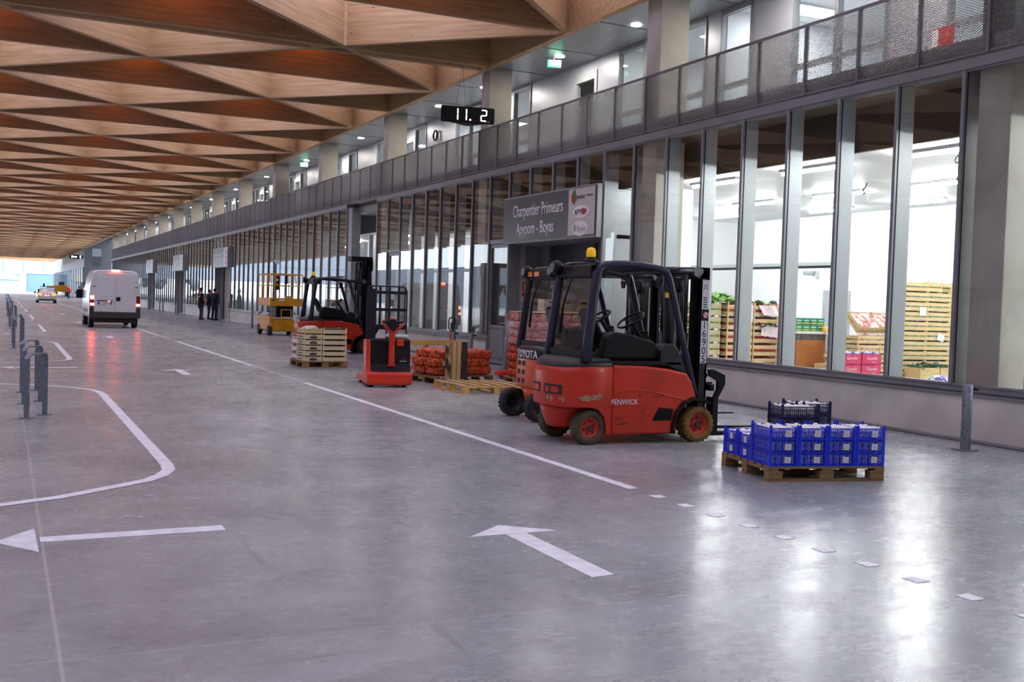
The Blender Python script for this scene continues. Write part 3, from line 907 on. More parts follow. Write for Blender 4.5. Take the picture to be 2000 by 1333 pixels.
    for s in (-1, 1):
        y0, y1 = (-.475, -.27) if s < 0 else (.27, .475)
        MB().prism([(.90+L, .95), (.905+L, 1.08), (.96+L, 1.155), (1.08+L, 1.165), (1.15+L, 1.10), (1.26+L, .84), (1.20+L, .83)], 'y', y0, y1).build('front_cowl', 'blackgloss', t, bevel=.015)
    MB().prism([(1.0+L, .93), (1.02+L, 1.10), (1.1+L, 1.12), (1.3+L, .8)], 'y', -.28, .28).build('dashboard', 'black', t, bevel=.02)
    # overhead guard
    for s in (-1, 1):
        y = .44*s
        path = [(-.085, .46*s, .95), (-.06, .455*s, 1.2), (.0, y, 1.7), (.035, y, 1.94), (.07, y, 2.02), (.14, y, 2.055), (.35, y, 2.075), (.62, y, 2.07), (.88, y, 2.035), (.96+L*.6, y, 2.0), (1.0+L*.7, y, 1.94), (1.06+L*.75, y, 1.75), (1.25+L*.9, .45*s, 1.1), (1.43+L, .46*s, .52)]
        rad = [.064, .058, .055, .058, .05, .042, .036, .036, .04, .045, .045, .042, .038, .036]
        MB().tube(path, rad, 10).build('guard_frame', 'pillar' if paint == 'red' else 'blackgloss', t)
    rf = MB()
    rf.beam((.08, -.42, 2.03), (.08, .42, 2.03), .10, .06).beam((.93+L*.6, -.42, 2.01), (.93+L*.6, .42, 2.01), .08, .05)
    for y in (-.3, -.18, -.06, .06, .18, .3):
        rf.beam((.08, y, 2.055), (.93+L*.6, y, 2.03), .014, .045)
    rf.build('guard_roof', 'blackgloss', t)
    hp = MB().prism([(-.02, 1.9), (.16, 1.9), (.22, 2.0), (.10, 2.06), (-.02, 2.04)], 'y', -.4, .4)
    hp.build('roof_rear_panel', 'black', t, bevel=.02)
    if screen:
        MB().add([(-.075, -.40, 1.06), (-.075, .40, 1.06), (.03, .39, 1.93), (.03, -.39, 1.93), (-.083, -.40, 1.06), (-.083, .40, 1.06), (.022, .39, 1.93), (.022, -.39, 1.93)], [(0, 1, 2, 3), (7, 6, 5, 4)]).build('rear_window', glassm, t)
        MB().beam((-.08, -.4, 1.02), (-.08, .4, 1.02), .06, .1).build('window_base', 'black', t, bevel=.01)
        wp = MB().tube([(-.09, .15, 1.35), (-.095, .1, 1.6), (-.06, -.02, 1.9)], .012, 6).tube([(-.1, .16, 1.25), (-.1, .12, 1.55)], .016, 6)
        wp.build('wiper', 'black', t)
    # seat, wheel, levers
    st = MB().loft([[(.32, -.22, .96), (.78, -.2, .99), (.78, .2, .99), (.32, .22, .96)], [(.30, -.25, 1.06), (.82, -.22, 1.12), (.82, .22, 1.12), (.30, .25, 1.06)], [(.34, -.2, 1.1), (.78, -.17, 1.16), (.78, .17, 1.16), (.34, .2, 1.1)]], True, True)
    sto = st.build('seat', 'black', t, sub=2)
    MB().loft([[(.28, -.22, 1.05), (.42, -.22, 1.05), (.42, .22, 1.05), (.28, .22, 1.05)], [(.16, -.25, 1.3), (.3, -.22, 1.3), (.3, .22, 1.3), (.16, .25, 1.3)], [(.06, -.18, 1.56), (.16, -.17, 1.58), (.16, .17, 1.58), (.06, .18, 1.56)]], True, True).build('backrest', 'black', sto, sub=2)
    MB().loft([[(.36, -.38, 1.15), (.75, -.38, 1.16), (.75, -.28, 1.16), (.36, -.28, 1.15)], [(.36, -.38, 1.22), (.75, -.38, 1.21), (.75, -.28, 1.21), (.36, -.28, 1.22)]], True, True).build('armrest', 'black', sto, bevel=.02)
    MB().prism([(.16, .97), (.20, 1.22), (.32, 1.29), (.55, 1.26), (.85+L, 1.19), (.95+L, 1.05), (.90+L, .97)], 'y', -.41, -.25).build('side_console', 'black', t, bevel=.03)
    sw = MB(); ring = []
    cc = Vector((.78+L, .02, 1.42)); ax = Vector((-.55, 0, .84)); e1 = Vector((0, 1, 0)); e2 = ax.cross(e1)
    sw.tube([cc+e1*(.17*math.cos(2*PI*i/24))+e2*(.17*math.sin(2*PI*i/24)) for i in range(25)], .015, 6, False)
    for i in range(3):
        a = 2*PI*i/3; sw.tube([cc-ax*.03, cc+e1*(.17*math.cos(a))+e2*(.17*math.sin(a))], .012, 6)
    sw.tube([cc-ax*.02, (1.04+L, .02, 1.05)], .03, 8)
    sw.build('steering_wheel', 'black', t)
    lv = MB()
    for i in range(4): lv.tube([(.84+L, -.2-.04*i, 1.16), (.80+L, -.2-.04*i, 1.28)], .011, 6).ball((.80+L, -.2-.04*i, 1.29), .02, 8, 5)
    lv.build('lever', 'black', t)
    MB().loft([[(.0, -.36, .95), (.9+L, -.36, .95), (.9+L, .36, .95), (.0, .36, .95)], [(.02, -.33, 1.02), (.86+L, -.33, 1.0), (.86+L, .33, 1.0), (.02, .33, 1.02)]], True, False).build('seat_base', 'black', t, bevel=.03)
    for y in (-.3, .32):
        q = MB().tube([(.9+L, y, 2.0), (.93+L, y*1.1, 1.93)], .008, 6).loft([[(.93+L, y*1.1-.06, 1.93), (.93+L, y*1.1+.06, 1.93), (.93+L, y*1.1+.03, 1.83), (.93+L, y*1.1-.03, 1.83)], [(.95+L, y*1.1-.06, 1.93), (.95+L, y*1.1+.06, 1.93), (.95+L, y*1.1+.03, 1.83), (.95+L, y*1.1-.03, 1.83)]], True, False)
        q.build('mirror', 'black', t)
    # lights and beacon
    for y in (-.4, .4):
        if paint == 'red' and y < 0: continue
        w_ = MB().lathe([(.05, -.03), (.085, -.01), (.09, .05), (.06, .09), (.02, .10)], 16, (-.08, y, 2.02), 'x')
        wo = w_.build('work_light', 'black', t)
        MB().cyl((-.115, y, 2.02), (-.10, y, 2.02), .055, n=14).build('lens', 'steel', wo)
    bc = MB().lathe([(.09, 0), (.09, .012), (.06, .03), (.05, .055)], 16, (-.03, -.40, 2.075))
    bo = bc.build('beacon', 'black', t) if paint == 'red' else None
    if bo: MB().lathe([(.048, .05), (.055, .06), (.052, .12), (.04, .15), (.01, .16)], 16, (-.03, -.40, 2.08)).build('beacon_lens', 'amber', bo)
    if paint != 'red':
        MB().beam((-.02, -.4, 1.98), (-.02, .4, 1.98), .08, .06).build('light_bar', 'black', t, bevel=.01)
        MB().box(-.07, -.06, -.02, .13, 1.95, 2.02).build('indicator', 'orangelens', t, bevel=.006)
        MB().box(-.07, -.06, .20, .33, 1.95, 2.02).build('indicator', 'orangelens', t, bevel=.006)
    # wheels
    for s in (-1, 1):
        wheel(t, (0 if paint == 'red' else -.20, .40*s, .195), .195, .15, s, tyre_r, 'red' if paint == 'red' else 'grey_pl')
        wheel(t, (1.45+L, .42*s, .21), .21, .19, s, tyre_f, 'red' if paint == 'red' else 'grey_pl')
        MB().prism([(1.08+L, .11), (1.07+L, .22), (1.11+L, .36), (1.21+L, .475), (1.36+L, .535), (1.50+L, .52), (1.62+L, .47), (1.60+L, .45), (1.49+L, .49), (1.36+L, .50), (1.23+L, .445), (1.14+L, .34), (1.11+L, .22), (1.11+L, .11)], 'y', .33*s, .53*s).build('mudguard', 'black', t)
    # mast
    mz = mast_top; X = 1.40+L
    for s in (-1, 1):
        y = .33*s
        mo = MB().box(X+.10, X+.24, y-.03*s, y+.03*s, .08, mz)
        mo.box(X+.10, X+.135, y-.07*s, y+.03*s, .08, mz).box(X+.205, X+.24, y-.07*s, y+.03*s, .08, mz)
        mo.build('mast_outer', 'blackgloss', t, bevel=.006)
        yi = .25*s
        MB().box(X+.05, X+.18, yi-.025*s, yi+.025*s, .1, mz-.02).build('mast_inner', 'black', t, bevel=.006)
        MB().cyl((X-.02, .26*s, .2), (X-.02, .26*s, mz*.62), .032, n=10).cyl((X-.02, .26*s, mz*.6), (X-.02, .26*s, mz-.08), .02, n=10).build('lift_cylinder', 'blackgloss', t)
        ty = .40*s
        tl_ = MB().cyl((.93+L*.7, ty, 2.02), (X-.05, ty, 2.03), .045, n=12).cyl((X-.06, ty, 2.03), (X+.1, ty, 2.03), .028, n=10)
        tl_.build('tilt_cylinder', 'blackgloss', t)
        MB().cyl((X+.02, ty-.03, 2.02), (X+.02, ty+.03, 2.02), .062, n=18).build('tilt_pin', 'steel', t)
    MB().box(X+.06, X+.24, -.36, .36, mz-.14, mz).build('mast_head', 'blackgloss', t, bevel=.008)
    if mz > 2.4: MB().box(X-.32, X+.3, -.30, .30, mz-.03, mz+.10).box(X-.02, X+.3, -.32, .32, mz-.3, mz).build('mast_crown', 'black', t, bevel=.02)
    MB().box(X+.16, X+.24, -.33, .33, .62, .72).box(X+.05, X+.12, -.3, .3, .1, .2).build('mast_crossbar', 'blackgloss', t)
    hs = MB()
    for i, y in enumerate((-.2, -.16, -.12, -.08, .1, .14)):
        hs.tube([(X-.0+.01*(i % 2), y, .7), (X+.0, y, 1.4), (X-.02, y*1.05, mz-.05)], .012, 6)
    hs.build('hose', 'black', t)
    ch = MB()
    for y in (-.05, .05): ch.box(X+.02, X+.05, y-.012, y+.012, .5, mz-.05)
    ch.build('chain', 'steel', t)
    ff = MB()
    for i in range(3): ff.cyl((X-.015, -.20+.04*i, .95-.02*i), (X-.015, -.20+.04*i, 1.08-.02*i), .016, n=8)
    ff.cyl((X+.05, -.19, .83), (X+.05, -.19, .93), .02, n=8)
    ff.build('hose_fitting', 'steel', t)
    sp = MB().cyl((X-.26, -.35, 1.86), (X-.19, -.35, 1.86), .085, .1, 14)
    sp.build('speaker_lamp', 'black', t)
    # carriage and forks
    ca = MB().box(X+.26, X+.32, -.42, .42, .60, .68).box(X+.26, X+.32, -.42, .42, .20, .28)
    for y in (-.2, .2): ca.box(X+.24, X+.30, y-.04, y+.04, .15, .85)
    ca.build('carriage', 'black', t, bevel=.006)
    for s in (-1, 1):
        MB().prism([(X+.22, .86), (X+.30, .86), (X+.47, .79), (X+.475, .68), (X+.42, .58), (X+.38, .52), (X+.38, .10), (X+.30, .10), (X+.30, .5), (X+.36, .62), (X+.36, .72), (X+.24, .78)], 'y', .41*s-.02, .41*s+.02).build('carriage_side', 'black', t, bevel=.006)
        y = .30*s
        MB().prism([(X+.33, .52), (X+.375, .52), (X+.375, .105), (X+1.50, .075), (X+1.50, .06), (X+.36, .05), (X+.33, .08)], 'y', y-.05, y+.05).build('fork', 'black', t, bevel=.004)
    MB().tube([(X+.27, -.3, .78), (X+.35, -.1, .80), (X+.33, .15, .78)], .03, 8).box(X+.28, X+.36, -.32, -.2, .62, .7).build('side_shift_cylinder', 'black', t)
    # writing
    if writing == 'FENWICK':
        txt('lettering', 'FENWICK', .085, 'lettering', chassis, (.42, -.502, .485), FACE_MY, .001, sx=.95)
        txt('lettering', 'Linde', .09, 'lettering', sto, (.03, -.0, 1.42), FACE_MX, .001)
    else:
        txt('lettering', 'TOYOTA', .15, 'lettering', covo, (plan_x(0)-.004, .0, .885), FACE_MX, .003, sx=1.0, bend=lambda u: plan_x(0)-plan_x(max(-.45, min(.45, -u))))
        txt('lettering', 'TOYOTA', .10, 'lettering', t, (X+.17, -.364, 1.45), Matrix(((0, -1, 0), (0, 0, -1), (1, 0, 0))).to_euler(), .001)
        MB().box(X+.09, X+.25, -.363, -.36, 1.0, 2.0).build('mast_plate', 'black', t)
    if number:
        MB().box(X+.135, X+.225, -.364, -.360, .93, 1.44).build('number_plate', 'label', t)
        for i, chh in enumerate('16905'):
            txt('digit', chh, .125, 'print', t, (X+.18, -.3655, 1.385-.102*i), FACE_MY, .001)
        MB().box(X+.135, X+.235, -.364, -.360, 1.58, 1.93).build('data_plate', 'label', t)
        pr = MB()
        for i in range(5): pr.box(X+.15, X+.205, -.3655, -.363, 1.60+.028*i, 1.612+.028*i)
        for i in range(3):
            for j in range(2): pr.box(X+.15+.02*((i+j) % 2)+.02*j, X+.165+.02*((i+j) % 2)+.02*j, -.3655, -.363, 1.82+.02*i, 1.835+.02*i)
        pr.build('print_lines', 'print', t)
        MB().cyl((X+.19, -.367, 1.51), (X+.19, -.362, 1.51), .04, n=18).build('warning_disc', 'label', t)
        MB().lathe([(.034, -.0), (.041, .0), (.041, .006), (.034, .006)], 18, (X+.19, -.365, 1.51), 'y', ring=True).beam((X+.165, -.369, 1.53), (X+.215, -.369, 1.49), .004, .008).build('warning_ring', 'signred', t)
    if paint == 'red':
        MB().box(.93, .975, -.487, -.482, 1.70, 1.76).build('sticker', 'yellowstripe', t)
    return t

forklift((6.05, 11.11, 0), 'worn red forklift with orange roof beacon and ochre front tyres, number 16905 on its mast')
forklift((6.70, 13.25, 0), 'orange-red forklift with black rear cover, parked just behind the nearest red forklift', paint='orange', dm=.15, tyre_r='rubber', tyre_f='rubber', writing='T', number=False, mast_top=2.0, glassm='glass_clear')
forklift((7.73, 29.55, 0), 'red forklift with raised tall mast, standing behind the pallet of cream crates', screen=False, mast_top=2.62, tyre_r='rubber', tyre_f='rubber', number=False, writing='n')

# ---------------------------------------------------------------- pallets
def pallet(loc, rotz, label, w=1.2, d=.8, mats=('pallet', 'pallet'), nb=5, bw=.145, rot=None, group=None):
    """w across the front (local x), d deep (local y); origin at the front left corner"""
    t = thing('wooden_pallet', label, 'pallet', loc, rotz, group)
    if rot: t.rotation_euler = rot
    dk = MB(); gap = (d-nb*bw)/(nb-1)
    for i in range(nb):
        y = i*(bw+gap); dk.box(0, w, y, y+bw-.004, .122, .144)
    dk.build('deck_boards', mats[0], t, bevel=.003)
    st = MB()
    for x in (0, w/2-.05, w-.1): st.box(x, x+.1, 0, d, .1, .122)
    st.build('cross_boards', mats[1], t)
    for x in (0, w/2-.0725, w-.145):
        for y in (0, d/2-.05, d-.1):
            MB().box(x, x+.145, y, y+.1, .022, .1).build('block', mats[1], t, bevel=.004)
    bt = MB()
    for y in (0, d/2-.05, d-.1): bt.box(0, w, y, y+.1, 0, .022)
    bt.build('bottom_boards', mats[1], t)
    return t
blue_rot = math.atan2(7.74-7.99, 7.64-6.45)
bp_ = pallet((6.45, 7.98, 0), blue_rot, 'brown wooden pallet under the blue plastic crates', 1.2, 1.04, ('pallet_b', 'pallet_b'), 7, .12)

# ---------------------------------------------------------------- blue plastic crates of white vegetables
def plastic_crate(name, label, mat, w, d, h, loc, rotz, group, paper=True):
    t = thing(name, label, 'crate', loc, rotz, group)
    b = MB()
    b.box(.006, w-.006, .006, d-.006, .0, .006)
    for x in (0, w-.022):
        for y in (0, d-.022):
            b.box(x, x+.022, y, y+.022, 0, h+.018)
            b.box(x+.006, x+.016, y+.006, y+.016, h+.018, h+.028)
    zs = [.002, .022, .040, .058, .076, h-.012]
    for i, z in enumerate(zs):
        th = .010 if i in (0, 5) else .0045
        y_low = .0 if i < 5 else 0
        b.box(.02, w-.02, .0, .005, z, z+th).box(.02, w-.02, d-.005, d, z, z+th)
        b.box(0, .005, .02, d-.02, z, z+th).box(w-.005, w, .02, d-.02, z, z+th)
    nx = int(w/.022); ny = int(d/.022)
    for i in range(1, nx):
        x = w*i/nx; tw = .0022 if i % 4 else .005
        b.box(x-tw, x+tw, 0, .004, 0, h-.004).box(x-tw, x+tw, d-.004, d, 0, h-.004)
    for i in range(1, ny):
        y = d*i/ny; tw = .0022 if i % 4 else .005
        b.box(0, .004, y-tw, y+tw, 0, h-.004).box(w-.004, w, y-tw, y+tw, 0, h-.004)
    b.build('basket', mat, t)
    return t
def lumps(w, d, h, r, seed=0):
    rnd = random.Random(seed); b = MB(); nx = int((w-.03)/(2*r)); ny = int((d-.03)/(2*r))
    for i in range(nx):
        for j in range(ny):
            x = .018+r+(w-.036-2*r)*i/max(1, nx-1); y = .018+r+(d-.036-2*r)*j/max(1, ny-1)
            if i in (0, nx-1) or j in (0, ny-1):
                b.ball((x, y, .008+r), r, 8, 6); b.ball((x, y, .008+r+1.5*r), r*.96, 8, 6)
            else: b.ball((x, y, .008+r+1.5*r), r, 8, 6)
    return b
PLB = Matrix.Translation((6.45, 7.98, 0)) @ Matrix.Rotation(blue_rot, 4, 'Z')
CW, CD, CH = .30, .40, .117
pos_names = ['leftmost', 'second from left', 'third from left', 'rightmost']
lay_names = ['bottom', 'middle', 'top']
veg = MB().ball((0, 0, 0), .031, 12, 8, (1, 1, .92)).build('white_vegetable', 'veg')
tag(veg, 'round white vegetable heaped in a plastic crate on the pallet', 'vegetable', 'white vegetables heaped in the plastic crates')
veg_used = [False]
def put_veg(m, w, d, h, rnd):
    nx = int((w-.04)/.066); ny = int((d-.04)/.066)
    for i in range(nx):
        for j in range(ny):
            p = m @ Vector((.052+(w-.104)*i/(nx-1)+rnd.uniform(-.004, .004), .052+(d-.104)*j/(ny-1)+rnd.uniform(-.004, .004), h-.03+rnd.uniform(-.006, .014)))
            if not veg_used[0]: veg.location = p; veg_used[0] = True
            else: dup(veg, loc=p)
def add_label(t, w, h, i):
    b = MB().obox((w*.62, -.002, h*.52), (.062, .0015, .058), (0, random.uniform(-.25, .25), 0))
    o = b.build('paper_label', 'label', t)
    p = MB()
    for k in range(3): p.box(w*.62-.02, w*.62+.016, -.0036, -.003, h*.52-.014+.012*k, h*.52-.010+.012*k)
    p.build('print_lines', 'fin', o)
protoA = None
rnd = random.Random(3)
for c in range(4):
    for l in range(3):
        q = PLB @ Vector((c*CW, 0, .1445+l*.122))
        lab = 'blue plastic crate, %s of the front row, %s layer, on the pallet' % (pos_names[c], lay_names[l])
        if protoA is None:
            protoA = plastic_crate('plastic_crate', lab, 'blue', CW-.004, CD, CH, q, blue_rot, 'blue crates in the front row')
            add_label(protoA, CW, CH, 0)
            lo = lumps(CW-.004, CD, CH, .031).build('vegetable_filling', 'veg', protoA); lo['kind'] = 'stuff'
        else: dup(protoA, loc=q, label=lab)
        if l == 2: put_veg(PLB @ Matrix.Translation((c*CW, 0, .1445+l*.122)), CW, CD, CH, rnd)
protoB = None
for r in range(2):
    for c in range(3):
        for l in range(2):
            q = PLB @ Matrix.Translation((c*.4, .41+r*.31, .1445+l*.122))
            loc = q @ Vector((.004, .30, 0))
            lab = 'blue plastic crate in the %s rear row, %s, %s layer' % (('nearer', 'farther')[r], ('at the left end', 'in the middle', 'at the right end')[c], ('lower', 'upper')[l])
            if protoB is None:
                protoB = plastic_crate('plastic_crate', lab, 'blue', .298, .392, CH, loc, blue_rot-PI/2, 'blue crates in the rear rows')
                add_label(protoB, .3, CH, 1)
                lo = lumps(.298, .392, CH, .031).build('vegetable_filling', 'veg', protoB); lo['kind'] = 'stuff'
            else: dup(protoB, loc=loc, label=lab)
            if l == 1: put_veg(PLB @ Matrix.Translation((c*.4, .41+r*.31, .1445+l*.122)), .392, .298, CH, rnd)
protoN = None
for n_, (x, y, nm) in enumerate(((.36, .48, 'near left'), (.68, .80, 'far right'))):
    for l in range(2):
        q = PLB @ Vector((x, y, .1445+.244+l*.125+.03))
        lab = 'navy plastic crate on top of the rear blue crates, %s stack, %s' % (nm, ('lower', 'upper')[l])
        if protoN is None:
            protoN = plastic_crate('plastic_crate', lab, 'navy', .40, .30, CH, q, blue_rot, 'navy crates on top')
            lo = lumps(.4, .30, CH, .031).build('vegetable_filling', 'veg', protoN); lo['kind'] = 'stuff'
        else: dup(protoN, loc=q, label=lab)
        if l == 1: put_veg(PLB @ Matrix.Translation((x, y, .1445+.244+.155)), .40, .30, CH, rnd)

# ---------------------------------------------------------------- wooden crates
def wooden_crate(name, label, cat, mat, l, d, h, loc, rotz, group, fill=None, solid=False, slats=2, cover=.36):
    t = thing(name, label, cat, loc, rotz, group)
    b = MB(); th = .008
    for x in (0, l-.028):
        for y in (0, d-.028): b.box(x, x+.028, y, y+.028, 0, h+(.012 if not solid else 0))
    sh = h*cover if not solid else h*.8
    zz = [.004, h*.52] if slats == 2 else [.004]
    for z in zz:
        b.box(-th, l+th, -th, 0, z, z+sh).box(-th, l+th, d, d+th, z, z+sh)
        b.box(-th, 0, 0, d, z, z+sh).box(l, l+th, 0, d, z, z+sh)
    b.box(0, l, 0, d, 0, .008)
    b.build('slats', mat, t)
    if fill:
        f = MB(); r = random.Random(5); nx, ny = 7, 5; g = []
        for j in range(ny):
            for i in range(nx):
                e = (i in (0, nx-1) or j in (0, ny-1))
                g.append((.01+(l-.02)*i/(nx-1), .01+(d-.02)*j/(ny-1), h*(.78 if e else .95)+r.uniform(-.01, .018)))
        f.add(g, [(j*nx+i, j*nx+i+1, (j+1)*nx+i+1, (j+1)*nx+i) for j in range(ny-1) for i in range(nx-1)], True)
        f.box(.006, l-.006, .004, d-.004, .012, h*.80)
        o = f.build('contents', fill, t); o['kind'] = 'stuff'
    return t

# pallet of cream crates beside the dashed line
PC = (5.97, 23.28)
pallet((PC[0], PC[1], 0), 0, 'dark wooden pallet under the cream wooden crates and pink bottle packs', 1.0, 1.2, ('pallet_b', 'pallet_b'), 7, .11)
pa = None; pb_ = None
ordn = ['lowest', 'second from below', 'third from below', 'fourth from below', 'fifth from below', 'topmost']
for l in range(6):
    z = .145+l*.122
    lab = 'cream solid-sided crate, left stack on the pallet by the dashed line, %s' % ordn[l] if l < 5 else 'topmost cream wooden crate of the left stack, covered with white paper'
    if pa is None:
        pa = wooden_crate('wooden_crate', lab, 'crate', 'crate_pale', .40, .60, .118, (PC[0]+.012, PC[1]+.01, z), 0, 'cream crates on the pallet', 'paper', True, 1)
        MB().box(.13, .29, -.0105, -.008, .018, .058).build('label_plate', 'print', pa)
        MB().box(.17, .24, -.0105, -.008, .07, .082).build('hand_hole', 'print', pa)
        MB().box(-.0105, -.008, .12, .45, .03, .065).build('side_print', 'dark', pa)
    elif l < 5: dup(pa, loc=(PC[0]+.012, PC[1]+.01, z), label=lab)
    else:
        top = wooden_crate('wooden_crate', lab, 'crate', 'crate', .40, .60, .12, (PC[0]+.012, PC[1]+.01, z), 0, None, 'paper', True, 1)
        MB().loft([[(.0, .05, .10), (.4, .05, .10), (.4, .55, .1), (.0, .55, .1)], [(.03, .1, .15), (.36, .1, .16), (.36, .5, .15), (.03, .5, .14)], [(.12, .2, .165), (.3, .2, .17), (.3, .4, .16), (.12, .4, .16)]], True, True).build('paper_cover', 'paper', top, sub=1)
    lab = 'slatted cream crate, right stack on the pallet by the dashed line, %s' % ordn[l]
    if pb_ is None: pb_ = wooden_crate('wooden_crate', lab, 'crate', 'crate_pale', .53, .58, .118, (PC[0]+.44, PC[1]+.01, z), 0, 'cream crates on the pallet', 'print', False, 1, .72)
    else: dup(pb_, loc=(PC[0]+.44, PC[1]+.01, z), label=lab)
pk = None
for i in range(6):
    z = .145+.17*(i // 2); y = PC[1]+.66+.26*(i % 2)
    lab = 'pink shrink-wrapped pack beside the cream crates, %s layer, %s' % (('bottom', 'middle', 'upper')[i // 2], ('nearer', 'farther')[i % 2])
    if pk is None:
        pk = thing('bottle_pack', lab, 'pack', (PC[0]+.02, y, z), 0, 'pink packs behind the cream crates')
        b = MB()
        for a in range(3):
            for c in range(3): b.lathe([(.035, 0), (.037, .10), (.022, .14), (.012, .16)], 10, (.04+.08*a, .04+.08*c, 0))
        b.build('bottles', 'redfilm', pk)
        MB().box(0, .24, 0, .24, .01, .11).build('wrap', 'pinkwrap', pk, bevel=.02)
    else: dup(pk, loc=(PC[0]+.02, y, z), label=lab)
# ---------------------------------------------------------------- powered pallet truck
T = thing('pallet_truck', 'red and black powered pallet truck with tall load guard, tiller facing the camera', 'pallet truck', (6.24, 18.22, 0), math.radians(-8))
MB().loft([[(-.40, 0, .04), (.40, 0, .04), (.40, .5, .04), (-.40, .5, .04)], [(-.41, -.01, .08), (.41, -.01, .08), (.41, .5, .08), (-.41, .5, .08)], [(-.41, .0, .25), (.41, .0, .25), (.41, .5, .25), (-.41, .5, .25)], [(-.39, .06, .28), (.39, .06, .28), (.39, .5, .28), (-.39, .5, .28)]], True, False).build('base', 'red', T, bevel=.025)
MB().prism([(.03, .26), (.08, .30), (.13, .42), (.15, .84), (.18, .86), (.40, .86), (.40, .26)], 'x', -.335, .39).build('cover', 'black', T, bevel=.03)
MB().prism([(.05, .2), (.09, .32), (.12, .5), (.14, .84), (.45, .84), (.45, .2)], 'x', -.412, -.335).build('side_panel', 'red', T, bevel=.012)
MB().box(-.4145, -.411, .20, .24, .36, .70).build('side_plate', 'label', T)
MB().box(-.395, -.35, .10, .12, .4, .7).build('side_strip', 'label', T, rot=(-.12, 0, 0))
for s in (-1, 1):
    MB().prism([(.45, .04), (.45, .13), (.55, .155), (1.45, .145), (1.55, .11), (1.55, .06), (1.45, .045)], 'x', s*.27-.085, s*.27+.085).build('fork', 'red', T, bevel=.012)
    MB().cyl((s*.27-.05, 1.36, .042), (s*.27+.05, 1.36, .042), .04, n=14).build('fork_roller', 'grey_pl', T)
    MB().cyl((s*.3-.03, .2, .05), (s*.3+.03, .2, .05), .05, n=14).build('caster_wheel', 'rubber', T)
ti = MB().loft([[(-.05, .07, .36), (.11, .07, .36), (.11, .12, .36), (-.05, .12, .36)], [(-.02, .05, .42), (.09, .05, .42), (.09, .11, .42), (-.02, .11, .42)], [(-.02, .03, .78), (.08, .03, .78), (.08, .09, .78), (-.02, .09, .78)], [(-.03, -.01, 1.02), (.09, -.01, 1.02), (.09, .05, 1.02), (-.03, .05, 1.02)]], True, False).build('tiller', 'red', T, bevel=.02)
for s in (-1, 1):
    MB().tube([(.03, .02, 1.0), (.03+.10*s, .01, 1.05), (.03+.16*s, 0, 1.10), (.03+.19*s, 0, 1.17)], [.035, .028, .024, .015], 8).build('tiller_arm', 'red', ti)
    MB().tube([(.03+.05*s, .01, 1.14), (.03+.15*s, .005, 1.165), (.03+.19*s, 0, 1.17)], .022, 8).build('grip', 'black', ti)
    MB().obox((.03+.045*s, .0, 1.2), (.03, .04, .05)).build('rocker_switch', 'red', ti, bevel=.01)
MB().prism([(-.05, 1.16), (-.03, 1.06), (.03, 1.00), (.09, 1.06), (.11, 1.16), (.07, 1.22), (-.01, 1.22)], 'y', -.03, .03).build('control_head', 'black', ti, bevel=.012)
MB().box(-.03, .09, -.02, .04, 1.20, 1.235).build('safety_button', 'red', ti, bevel=.015)
MB().box(.13, .26, .115, .15, .73, .86).build('emergency_switch', 'red', T, bevel=.02)
txt('lettering', 'T 20', .035, 'logored', T, (.25, .098, .50), FACE_MY, .001)
txt('lettering', 'FENWICK', .028, 'lettering', T, (.25, .092, .465), FACE_MY, .001)
gd = MB(); gx0, gx1, gz0, gz1, gy = -.36, .36, .86, 1.80, .44
gd.tube([(gx0, gy, .5), (gx0, gy, gz1-.08), (gx0+.03, gy, gz1-.02), (gx0+.09, gy, gz1), (gx1-.09, gy, gz1), (gx1-.03, gy, gz1-.02), (gx1, gy, gz1-.08), (gx1, gy, .5)], .014, 8)
for x in (-.29, -.13, .04, .21, .31): gd.box(x-.022 if x != .31 else x, x+.022, gy-.006, gy+.006, 1.08, gz1)
for z in (1.08, 1.38, 1.69): gd.box(gx0, gx1, gy-.008, gy+.008, z-.03, z+.025)
gd.box(gx0, gx1, gy-.015, gy+.015, 1.02, 1.10).box(gx0, -.2, gy-.012, gy+.012, .8, 1.75)
gd.build('load_guard', 'blackgloss', T, bevel=.004)
tag(MB().cyl((-.06, .28, .90), (.36, .30, .90), .04, n=18).build('film_roll', 'film', None, loc=(6.24, 18.22, 0), rotz=math.radians(-8)), 'clear roll of wrapping film lying on top of the red pallet truck', 'film roll')

